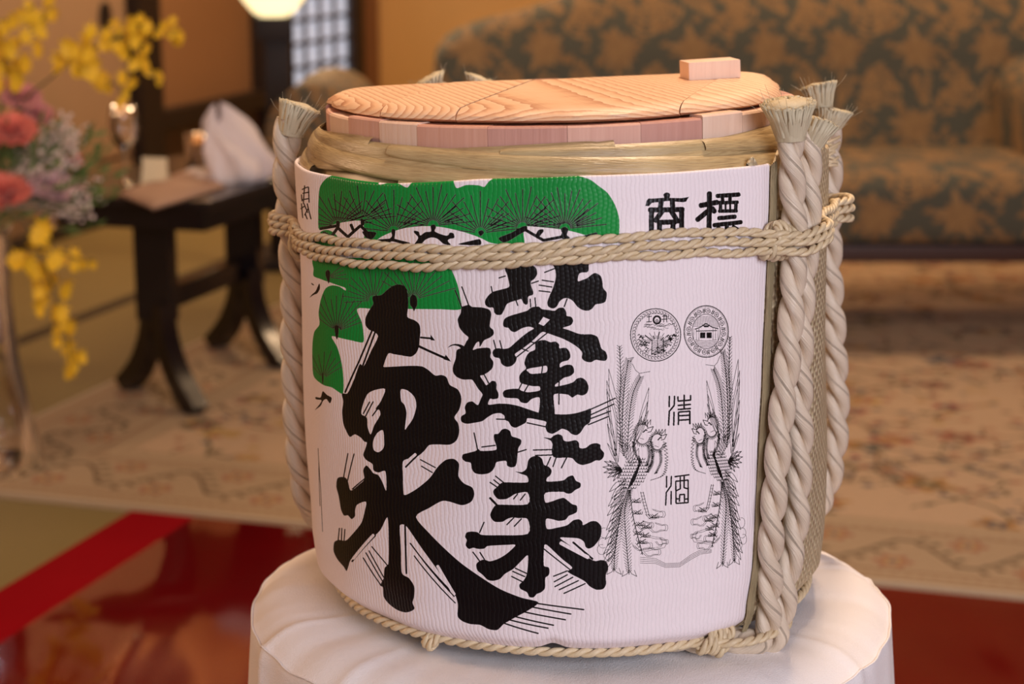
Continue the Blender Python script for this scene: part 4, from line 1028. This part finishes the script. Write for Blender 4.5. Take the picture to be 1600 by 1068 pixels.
mb = MB(); n = 60; G = np.zeros((n, n, 3))
for i in range(n):
    for j in range(n):
        a_ = a_v + 4.4 * i / (n - 1); b_ = -3.9 + 3.885 * j / (n - 1); p = uv2w(a_, b_); G[i, j] = (p[0], p[1], .0085 + .0022 * noise.noise(Vector((a_ * 4, b_ * 2, 0))))
mb.grid(G); vy = mb.build('vinyl_sheet', M['vinyl']); props(vy, 'clear glossy vinyl sheet lying over the red carpet', 'sheet')

# ---------------------------------------------------------------- side table with forked trestle legs
lacq = plain('black lacquer', (.012, .008, .009), .25, .0002, 50); TH = .50
fa, fb = w2uv(at_z(215, 610)); fc, fd = w2uv(at_z(318, 660)); tb = (fb + fd) / 2; ta = (fa + fc) / 2 - .02; TL = .70; TW = .44
tab = thing('side_table', 'low black lacquered table with forked feet, left of the barrel', 'table', uv2w(ta, tb + .3))
mb = MB(); slab(mb, ta - TW / 2, ta + TW / 2, tb - .16, tb - .16 + TL, TH - .022, TH, .004); mb.build('tabletop', lacq, tab, smooth=False)
mb = MB(); slab(mb, ta - TW / 2 + .04, ta + TW / 2 - .04, tb - .11, tb + TL - .20, TH - .075, TH - .0222, .003); mb.build('apron', lacq, tab, smooth=False)
for b_ in (tb, tb + TL - .24):
    mb = MB(); slab(mb, ta - .043, ta + .043, b_ - .022, b_ + .022, .20, TH - .076, .004); lg = mb.build('leg_post', lacq, tab, smooth=False)
    for s in (-1, 1):
        prof_ = spline([(s * .022, .24), (s * .034, .16), (s * .085, .08), (s * .165, RT + .002)], 14); eU = np.array([math.cos(rad(-50)), math.sin(rad(-50)), 0]); eV = np.array([math.sin(rad(50)), math.cos(rad(50)), 0]); mb = MB(); G = []
        T2 = np.gradient(prof_, axis=0); T2 /= np.linalg.norm(T2, axis=1)[:, None]
        for (x, z), (tx, tz) in zip(prof_, T2):
            nx, nz = -tz, tx; hw = .024; G.append([uv2w(ta, b_, max(RT, z + sx * nz * hw)) + eU * (x + sx * nx * hw) + eV * sy * .02 for sx, sy in ((1, 1), (1, -1), (-1, -1), (-1, 1))])
        mb.grid(np.array(G), close_v=True); k_ = len(mb.v) - 4; mb.f.append((k_, k_ + 1, k_ + 2, k_ + 3)); mb.f.append((3, 2, 1, 0)); mb.build('foot', lacq, lg, smooth='auto')
mb = MB(); slab(mb, ta - .014, ta + .014, tb + .02, tb + TL - .26, .215, .265, .003); mb.build('stretcher', lacq, tab, smooth=False)
def on_table(x, y): return at_z(x, y, TH)
cloth_tan = plain('pinkish linen', (.52, .34, .26), .8, .0008, 60); paper = plain('white linen', (.93, .84, .84), .75, .001, 40)
# folded napkin
def cloth_patch(name, pix, z0, thick, mat, label, cat, seed, wav=.004, n=18):
    P = [on_table(*p) for p in pix]; mb = MB(); G = np.zeros((n, n, 3)); B_ = np.zeros((n, n, 3))
    for i in range(n):
        for j in range(n):
            u, v = i / (n - 1), j / (n - 1); p = (P[0] * (1 - u) + P[1] * u) * (1 - v) + (P[3] * (1 - u) + P[2] * u) * v
            ed = 1 if 0 < i < n - 1 and 0 < j < n - 1 else 0
            h = wav * (noise.noise(Vector((u * 3, v * 3, seed))) + .6) * ed; G[i, j] = (p[0], p[1], TH + z0 + thick * (ed * .6 + .4) + max(0, h)); B_[i, j] = (p[0], p[1], TH + z0)
    mb.grid(G); mb.grid(B_, flip=True); o = mb.build(name, mat); return props(o, label, cat)
cloth_patch('folded_napkin', [(186, 306), (240, 329), (354, 294), (300, 272)], .0005, .010, cloth_tan, 'folded dull pink napkin on the near corner of the low table', 'napkin', 1, .006)
cloth_patch('napkin', [(285, 280), (330, 288), (350, 270), (312, 262)], .0006, .007, paper, 'flat white napkin between the cream card and the white bag', 'napkin', 4, .01)
# name card, folded like a tent
p = on_table(243, 290); mb = MB(); R_c = Matrix.Rotation(rad(-14), 3, 'Z')
for s in (-1, 1): mb.box(Vector(p) + Vector((0, s * .011, .0315)), (.058, .0016, .064), R_c @ Matrix.Rotation(s * rad(17), 3, 'X'))
props(mb.build('table_card', plain('cream card', (.95, .82, .55), .7), smooth=False), 'small cream folded card standing on the low table', 'card')
# white gathered cloth bag
t_ = on_table(372, 283); mb = MB(); G = []; n = 48
for z, rx, ry in ((0.0, .058, .045), (.004, .068, .050), (.02, .074, .052), (.04, .076, .052), (.06, .073, .048), (.08, .066, .044), (.10, .055, .036), (.118, .043, .026), (.134, .032, .018), (.148, .020, .010), (.156, .006, .003)):
    G.append([(t_[0] + .012 * math.sin(z * 30) - z * .18 + rx * (1 + .28 * noise.noise(Vector((math.cos(q) * 2.2, math.sin(q) * 2.2, z * 22))) + .10 * math.sin(q * 5 + z * 40)) * math.cos(q), t_[1] + ry * (1 + .3 * noise.noise(Vector((math.cos(q) * 3, math.sin(q) * 3, z * 18))) + .14 * math.sin(q * 5 + z * 40)) * math.sin(q), TH + .001 + z + .006 * noise.noise(Vector((math.cos(q) * 3, math.sin(q) * 3, z * 9 + 4))) * (z > 0) + .020 * math.sin(q * 2 + 1) * min(1, z * 9)) for q in np.linspace(0, 6.2832, n, endpoint=False)])
mb.grid(np.array(G), close_v=True); k_ = len(mb.v); mb.f.append(tuple(range(k_ - n, k_))); mb.f.append(tuple(range(n))[::-1]); props(mb.build('cloth_bag', paper), 'crumpled white cloth bundle standing on the low table', 'cloth')
# glasses
t = NT('clear glass'); t.p(Base_Color=(1., 1., 1.), Roughness=.02, IOR=1.45, Transmission_Weight=1.0); M['glass'] = t.m
def glass(px, label, stem=True):
    c = on_table(*px); mb = MB()
    prof_ = [(.001, .0005), (.030, .0005), (.031, .002), (.008, .006), (.0035, .012), (.0032, .075), (.010, .084), (.026, .10), (.033, .125), (.031, .155), (.027, .178), (.0262, .178), (.030, .155), (.032, .125), (.025, .102), (.009, .087), (.001, .085)] if stem else [(.001, .0005), (.026, .0005), (.028, .004), (.030, .09), (.0288, .09), (.0265, .010), (.001, .009)]
    mb.lathe(prof_, (c[0], c[1], TH), 36); return props(mb.build('wine_glass' if stem else 'drinking_glass', M['glass']), label, 'glass')
glass((196, 290), 'stemmed clear wine glass standing at the left end of the low table'); glass((311, 268), 'straight clear tumbler beside the white cloth bundle', False)
# ---------------------------------------------------------------- sofa
def damask(n=900, seed=3):
    q = random.Random(seed); img = np.zeros((n, n, 3), np.float32); img[:] = (.085, .100, .080); gold = (.44, .26, .10); gold2 = (.35, .20, .08)
    def petal(cx, cy, a, L, wd, col):
        ca, sa = math.cos(a), math.sin(a); pts = [(0, 0), (.25, .6), (.55, 1), (.8, .7), (1, 0), (.8, -.7), (.55, -1), (.25, -.6)]
        P = [(cx + (x * L) * ca - y * wd * sa, cy + (x * L) * sa + y * wd * ca) for x, y in pts]
        for ox in (-n, 0, n):
            for oy in (-n, 0, n): fill(img, [(x + ox, y + oy) for x, y in P], col)
    def flower(cx, cy, r):
        for k in range(11): petal(cx, cy, k * 6.283 / 11 + .1, r * q.uniform(.7, 1.25), r * .17, gold if k % 2 else gold2)
        for k in range(9): petal(cx, cy, k * 6.283 / 9, r * .55, r * .14, (.40, .235, .09))
    def spray(cx, cy, a, L):
        for k in range(7):
            s = k / 6; x, y = cx + math.cos(a) * L * s, cy + math.sin(a) * L * s
            for sd in (-1, 1): petal(x, y, a + sd * (1.15 - .6 * s), L * .46 * (1 - .45 * s), L * .085, gold if (k + sd) % 2 else gold2)
        petal(cx + math.cos(a) * L * .8, cy + math.sin(a) * L * .8, a, L * .45, L * .08, gold)
    for i in range(3):
        for j in range(3):
            cx, cy = (i + .5 * (j % 2) + .25) * 300, (j + .5) * 300; flower(cx, cy, 92); spray(cx + 105, cy + 60, 1.0 + .5 * (i % 2), 130); spray(cx - 60, cy + 120, 2.5 + .3 * j, 120); spray(cx + 120, cy - 70, -.7, 110); spray(cx + 20, cy - 100, -2.2 + .4 * i, 100)
            for k in range(22): petal(cx + q.uniform(-150, 150), cy + q.uniform(-150, 150), q.random() * 6.3, q.uniform(30, 60), q.uniform(8, 14), gold2)
    return img
t = img_mat('gold damask', damask(), .6); M['damask'] = t.m
def umap(P, axis):   # metres -> texture, one tile is 62 cm
    P = np.asarray(P); return np.stack([P[..., 0] / .62, P[..., axis] / .62], -1)
SX0, SX1, SY = -.46, 1.72, 3.36
sofa = thing('sofa', 'wide blue and gold damask sofa with a curved back behind the barrel', 'sofa', ((SX0 + SX1) / 2, SY + .35, 0))
def cushion(name, x0, x1, y0, y1, z0, z1, r, mat, parent, crown=.0, nx=40, ax=2):
    G = []; UV = []
    ring = [(y0 + r, z0), (y0 + r * .3, z0 + r * .3), (y0, z0 + r), (y0 - .004, (z0 + z1) / 2), (y0, z1 - r), (y0 + r * .3, z1 - r * .3), (y0 + r, z1), ((y0 + y1) / 2 - .1, z1 + crown), ((y0 + y1) / 2 + .1, z1 + crown), (y1, z1), (y1, z0)]
    L = np.r_[0, np.cumsum([math.dist(a, b) for a, b in zip(ring, ring[1:])])]
    for i in range(nx):
        x = x0 + (x1 - x0) * i / (nx - 1); s = min(1, math.sin(math.pi * min(max(i / (nx - 1), .0), 1)) * 6) ** .4 if 0 < i < nx - 1 else .0; cz_ = (z0 + z1) / 2; cy_ = (y0 + y1) / 2; s = .9 + .1 * s
        G.append([(x, cy_ + (y - cy_) * s, cz_ + (z - cz_) * s) for y, z in ring]); UV.append([(x / .62, l_ / .62) for l_ in L])
    mb = MB(); mb.grid(np.array(G), close_v=True, uv=np.array(UV)); m = len(ring); b = len(mb.v); mb.f.append(tuple(range(m))); mb.f.append(tuple(range(b - m, b))[::-1]); return mb.build(name, mat, parent)
z_bot = at_y(1450, 398, SY)[2]; z_seat = at_y(1450, 262, SY + .1)[2]
cushion('seat', SX0 + .12, SX1 - .12, SY, SY + .60, z_bot + .02, z_seat, .05, M['damask'], sofa, .012)
mb = MB(); mb.box(((SX0 + SX1) / 2, SY + .33, z_bot - .002), (SX1 - SX0 - .1, .62, .045), None, .006); mb.build('seat_rail', M['red_wood'], sofa, smooth='auto')
for x in (SX0 + .12, SX1 - .12):
    for y in (SY + .06, SY + .60):
        mb = MB(); mb.tube([(x, y, .0125), (x, y, .03), (x, y, .08), (x, y, z_bot - .02)], [.018, .030, .022, .030], 12); mb.build('leg', M['dark_wood'], sofa)
# back: camel-shaped top line
YB = SY + .56
top = [(at_y(x, y, YB + .06)[0], at_y(x, y, YB + .06)[2]) for x, y in ((678, 150), (676, 110), (684, 72), (712, 48), (770, 28), (830, 12), (880, -6), (960, -28), (1080, -48), (1250, -60), (1450, -50))] + [(1.35, .92), (1.55, .84), (1.66, .72)]
tp = spline(top, 70); zb0 = z_seat - .03; G = []; UV = []
prof_ = [(0, 0, .0), (.012, .12, .25), (.0, .55, .5), (.018, .86, .8), (.055, .97, .95), (.095, 1, 1), (.135, .96, .95), (.15, .8, .8), (.15, 0, 0)]
for x, z in tp:
    G.append([(x, YB + .03 * 0 + y_ + .05 * f, zb0 + (max(z, zb0 + .05) - zb0) * f) for y_, f, _ in prof_]); UV.append([(x / .62, (zb0 + (z - zb0) * f) / .62) for y_, f, _ in prof_])
mb = MB(); mb.grid(np.array(G), uv=np.array(UV), flip=True); m = len(prof_); b = len(mb.v); mb.f.append(tuple(range(m))[::-1]); mb.f.append(tuple(range(b - m, b))); mb.build('backrest', M['damask'], sofa)
# rolled arms
def arm(cx, sgn, ztop, r):
    G = []; UV = []; n = 26; out = []
    for k in range(n):
        a_ = -1.35 + k / (n - 1) * 4.5; out.append((cx + sgn * (.03 + r * math.cos(a_)), ztop - r + r * math.sin(a_)))
    pr = [(cx + sgn * .045, z_bot)] + [(cx + sgn * .045, ztop - 2.2 * r)] + out + [(cx - sgn * .055, ztop - 2.2 * r), (cx - sgn * .055, z_bot)]
    for y in (SY + .005, SY + .0, SY + .30, SY + .56): G.append([(x, y, z) for x, z in pr]); UV.append([(y / .62, i * .09) for i in range(len(pr))])
    G[0] = [(cx + (x - cx) * .9, SY + .004 - .014, ztop * .5 + (z - ztop * .5) * .97) for x, z in pr]
    mb = MB(); mb.grid(np.array(G), close_v=True, uv=np.array(UV), flip=sgn > 0); m = len(pr); b = len(mb.v); mb.f.append(tuple(range(m))); mb.f.append(tuple(range(b - m, b))[::-1]); mb.build('armrest', M['damask'], sofa)
zt_ = at_y(520, 132, SY)[2]; arm(-.50, -1, zt_, .125); arm(1.36, 1, at_y(1580, 110, SY)[2], .10)
SXR = 1.36
# ---------------------------------------------------------------- flowers in a tall glass vase
FY = at_z(40, 737)[1]; vx = at_y(-22, 700, FY)[0]; K = (FY + DIST) / F_PX / math.cos(PITCH)
def fz(y, yy=FY): return at_y(0, y, yy)[2]
vase = thing('glass_vase', 'tall trumpet shaped glass vase with flowers at the left edge', 'vase', (vx, FY, 0))
vt = fz(352); mb = MB(); prof_ = [(.001, .006), (.100, .006), (.112, .012), (.105, .06), (.090, .14), (.075, .24), (.068, .36), (.070, vt - .02), (.076, vt), (.072, vt), (.066, vt - .03), (.064, .36), (.071, .24), (.086, .14), (.101, .06), (.104, .02), (.001, .016)]
mb.lathe(prof_, (vx, FY, 0), 48); mb.build('vase_glass', M['glass'], vase)
mb = MB(); mb.lathe([(.001, .27), (.058, .27), (.060, .30), (.060, vt - .03), (.050, vt - .02), (.001, vt - .02)], (vx, FY, 0), 32); mb.build('paper_sleeve', plain('pearly paper', (.62, .47, .46), .6), vase, label='pale pink sleeve inside the glass')
for k in range(12):
    a_ = k * 2.4; r = .02 + .055 * ((k * 7) % 5) / 5; mb = MB(); c = Vector((vx + r * math.cos(a_), FY + r * math.sin(a_), .036 + .022 * (k % 3)));
    bm = bmesh.new(); bmesh.ops.create_icosphere(bm, subdivisions=2, radius=.013, matrix=Matrix.Translation(c)); bm.verts.index_update(); mb.add([v.co[:] for v in bm.verts], [[v.index for v in f.verts] for f in bm.faces]); bm.free(); mb.build('glass_bead', M['glass'], vase)
def petal_mat(name, c1, c2, rough=.6):
    t = NT(name); t.p(Base_Color=t.mix(t.noise(t.co(), 60, 3), c1, c2), Roughness=rough, Subsurface_Weight=0.0, Sheen_Weight=.2); return t.m
PM = {'coral': petal_mat('coral petals', (.86, .24, .17), (.74, .15, .11)), 'pink': petal_mat('pink petals', (.86, .40, .36), (.74, .27, .27)), 'lilac': petal_mat('lilac pink petals', (.80, .52, .52), (.66, .40, .44)), 'yellow': petal_mat('yellow petals', (.90, .60, .015), (.76, .44, .008)), 'white': petal_mat('white tiny petals', (.88, .78, .74), (.70, .58, .54)), 'green': petal_mat('leaf green', (.13, .24, .04), (.05, .10, .02)), 'stem': petal_mat('olive stem', (.12, .09, .025), (.07, .055, .015))}
def carnation(px, py, rpx, key, label, dy=0.0, group=None):
    Y = FY + dy; c = at_y(px, py, Y); r = rpx * (Y + DIST) / F_PX; mb = MB(); q = random.Random(int(px * 13 + py))
    face = (Vector(CAM) - Vector(c)).normalized() * .5 + Vector((0, 0, .9)) + Vector(((px - 30) * .004, 0, 0)); face.normalize(); x = face.orthogonal().normalized(); y = face.cross(x)
    for L in range(6):
        n = (13, 12, 11, 9, 7, 5)[L]; tilt = (.05, .35, .62, .88, 1.1, 1.32)[L]; rr = r * (1 - .10 * L)
        for k in range(n):
            a_ = 6.283 * (k + .5 * (L % 2)) / n + q.uniform(-.1, .1); e = x * math.cos(a_) + y * math.sin(a_); s = face.cross(e); G = []
            for i in range(5):
                u = i / 4; d = e * math.cos(tilt) * rr * u + face * (math.sin(tilt) * rr * u * .75 - .15 * r * (1 - u)); row = []
                for j in range(5):
                    v = (j - 2) / 2; wdt = rr * .42 * (u ** .6); fr = (.16 * rr * math.sin(j * 3.1 + k) * (u > .5)); row.append(tuple(Vector(c) + d + s * v * wdt + face * (fr + q.uniform(-.10, .10) * r * u) + e * fr * .6))
                G.append(row)
            mb.grid(np.array(G))
    o = thing('carnation', label, 'flower', tuple(c - np.array(face) * r * .2), group); mb.build('petals', PM[key], o)
    base = Vector((vx + .01 * math.sin(px), FY, vt - .04)); st_ = Vector(c) - face * r * .15
    mb = MB(); mid = (st_ + base) / 2 + Vector((0, 0, .02)) + (Vector((st_.x, st_.y, base.z)) - base) * .05
    cal = st_ - face * r * .45; mb.tube(spline([tuple(st_), tuple(cal), tuple(mid), tuple(base)], 16), [r * .2, r * .22] + [.0028] * 14, 8); mb.build('stem', PM['green'], o); return o
G2 = 'carnations in the glass vase'
for a in ((18, 205, 40, 'coral', 'coral red carnation at the left edge, upper of the two red ones', -.05), (6, 300, 42, 'coral', 'coral red carnation at the left edge, just above the vase', -.06), (34, 152, 30, 'pink', 'pink carnation above the red ones', .02), (60, 178, 26, 'pink', 'deep pink carnation on the right of the bouquet top', .03), (82, 292, 36, 'lilac', 'lilac pink carnation low on the right of the bouquet', -.02), (118, 252, 17, 'coral', 'small coral carnation bud on the right', .03), (4, 140, 24, 'pink', 'pale pink carnation cut by the left edge', .06), (126, 300, 14, 'pink', 'half-hidden pale pink carnation at the right fringe', .05)): carnation(*a, group=G2)
def blossom_mesh(r, seed):
    """orchid blossom: a broad lip with four narrow petals"""
    q = random.Random(seed); mb = MB()
    def pet(a_, L, wd, lift):
        G = []
        for i in range(5):
            u = i / 4; w2 = wd * math.sin(math.pi * (.12 + .80 * u)); row = []
            for j in (-1, -.35, .35, 1): row.append((math.cos(a_) * L * u - math.sin(a_) * j * w2, lift * u - .12 * L * u * u + .1 * w2 * abs(j), math.sin(a_) * L * u + math.cos(a_) * j * w2))
            G.append(row)
        mb.grid(np.array(G) * r)
    pet(-1.57, 1.0, .46, -.3); pet(-1.25, .9, .34, -.3); pet(-1.89, .9, .34, -.3)
    for a_ in (.5, 1.57, 2.64, 3.6, -.45): pet(a_, .68, .15, -.1)
    return mb
BL = None
def spray(name, stem, n, label, size=.028, start=.3, dy=0.0, seed=1, spread=.022):
    global BL
    q = random.Random(seed); P = spline([at_y(x, y, FY + dy) for x, y in stem], 60); o = thing(name, label, 'flower', tuple(P[0]))
    for k in range(n):
        t_ = start + (1 - start) * (k + .5) / n; p = P[int(t_ * 59)] + np.array([q.gauss(0, spread), q.gauss(0, spread), q.gauss(0, spread)]) * (1.05 - .6 * t_); s = size * (1.15 - .55 * t_) * q.uniform(.8, 1.2)
        if BL is None: ob = blossom_mesh(1, 1).build('blossom', PM['yellow'], o); BL = ob.data
        else: ob = link('blossom', BL, o)
        ob.location = p; ob.scale = (s, s, s); ob.rotation_euler = (q.uniform(-.5, .5), q.uniform(-.7, .7), q.uniform(-.9, .9))
    mb = MB(); mb.tube(P, np.linspace(.0032, .0010, 60), 6); mb.build('stem', PM['stem'], o); return o
spray('orchid_spray', [(-5, 250), (20, 175), (75, 125), (125, 88), (175, 62), (225, 45), (285, 50)], 44, 'arching spray of yellow orchids reaching right over the bouquet', start=.50, seed=1, spread=.024)
spray('orchid_spray', [(160, 60), (195, 62), (215, 85), (232, 110), (250, 130)], 12, 'short yellow orchid side branch hanging at the end of the long arch', start=.2, seed=12, spread=.014, size=.024)
spray('orchid_spray', [(120, 86), (135, 100), (150, 120), (186, 135), (190, 160)], 14, 'yellow orchid side branch drooping below the long arch', start=.1, seed=6, spread=.014, size=.024)
spray('orchid_spray', [(-30, 180), (0, 110), (25, 70), (50, 48), (80, 10), (90, -30)], 22, 'upright yellow orchid spray in the top left corner', start=.25, seed=2, spread=.022)
spray('orchid_spray', [(-40, 60), (-10, 36), (20, 28), (45, 15), (60, 5)], 12, 'yellow orchid spray cut by the top left corner', start=.2, seed=7, spread=.016)
spray('orchid_spray', [(10, 330), (40, 350), (62, 395), (80, 440), (92, 480), (106, 530), (112, 580)], 34, 'yellow orchid spray hanging down beside the vase', start=.18, dy=-.10, seed=3, spread=.024)
spray('orchid_spray', [(60, 385), (95, 395), (125, 405), (150, 406)], 6, 'short yellow orchid twig sticking out to the right of the hanging spray', start=.3, dy=-.10, seed=4, spread=.008, size=.021)
# baby's breath and greenery
def puff(cx, cy, w_, h_, n, name, label, key, seed, size):
    q = random.Random(seed); mb = MB(); c0 = at_y(cx, cy, FY)
    for k in range(n):
        x, y = cx + q.gauss(0, w_), cy + q.gauss(0, h_); p = at_y(x, y, FY + q.gauss(0, .035)); s = size * q.uniform(.6, 1.3)
        bm = bmesh.new(); bmesh.ops.create_icosphere(bm, subdivisions=1, radius=s, matrix=Matrix.Translation(Vector(p))); bm.verts.index_update(); mb.add([v.co[:] for v in bm.verts], [[v.index for v in f.verts] for f in bm.faces]); bm.free()
        if k % 3 == 0: b_ = np.array([vx, FY, vt + .02]); m_ = (p + b_) / 2 + [0, 0, .02]; mb.tube([p, m_, b_], .0006, 3, cap=False)
    return props(mb.build(name, PM[key]), label, 'flower', kind='stuff')
puff(98, 225, 17, 22, 130, 'babys_breath', 'cloud of tiny whitish flowers right of the pink carnations', 'white', 1, .0042)
puff(60, 262, 22, 14, 90, 'babys_breath', 'tiny whitish flowers above the lilac carnation', 'white', 2, .0042)
puff(120, 315, 18, 18, 80, 'babys_breath', 'tiny whitish flowers low on the right of the bouquet', 'white', 3, .0042)
q = random.Random(9); mb = MB()
for k in range(420):
    x, y = q.gauss(62, 50), q.gauss(272, 42)
    if x > 175 or y < 190: continue
    p = Vector(at_y(x, y, FY + .03 + q.gauss(0, .05))); d = (p - Vector((vx + .03, FY, vt - .02))).normalized() + Vector((q.gauss(0, .35), q.gauss(0, .35), q.gauss(0, .35))); d.normalize(); s = d.orthogonal().normalized(); L = q.uniform(.022, .05); w_ = q.uniform(.003, .0075)
    mb.add([tuple(p), tuple(p + d * L * .35 + s * w_), tuple(p + d * L), tuple(p + d * L * .35 - s * w_), tuple(p + d * L * .4 + d.cross(s) * w_ * .4)], [(0, 1, 4), (1, 2, 4), (2, 3, 4), (3, 0, 4)])
props(mb.build('bouquet_leaves', PM['green'], smooth=False), 'dark green leaves filling the bouquet between the flowers', 'leaves', kind='stuff')
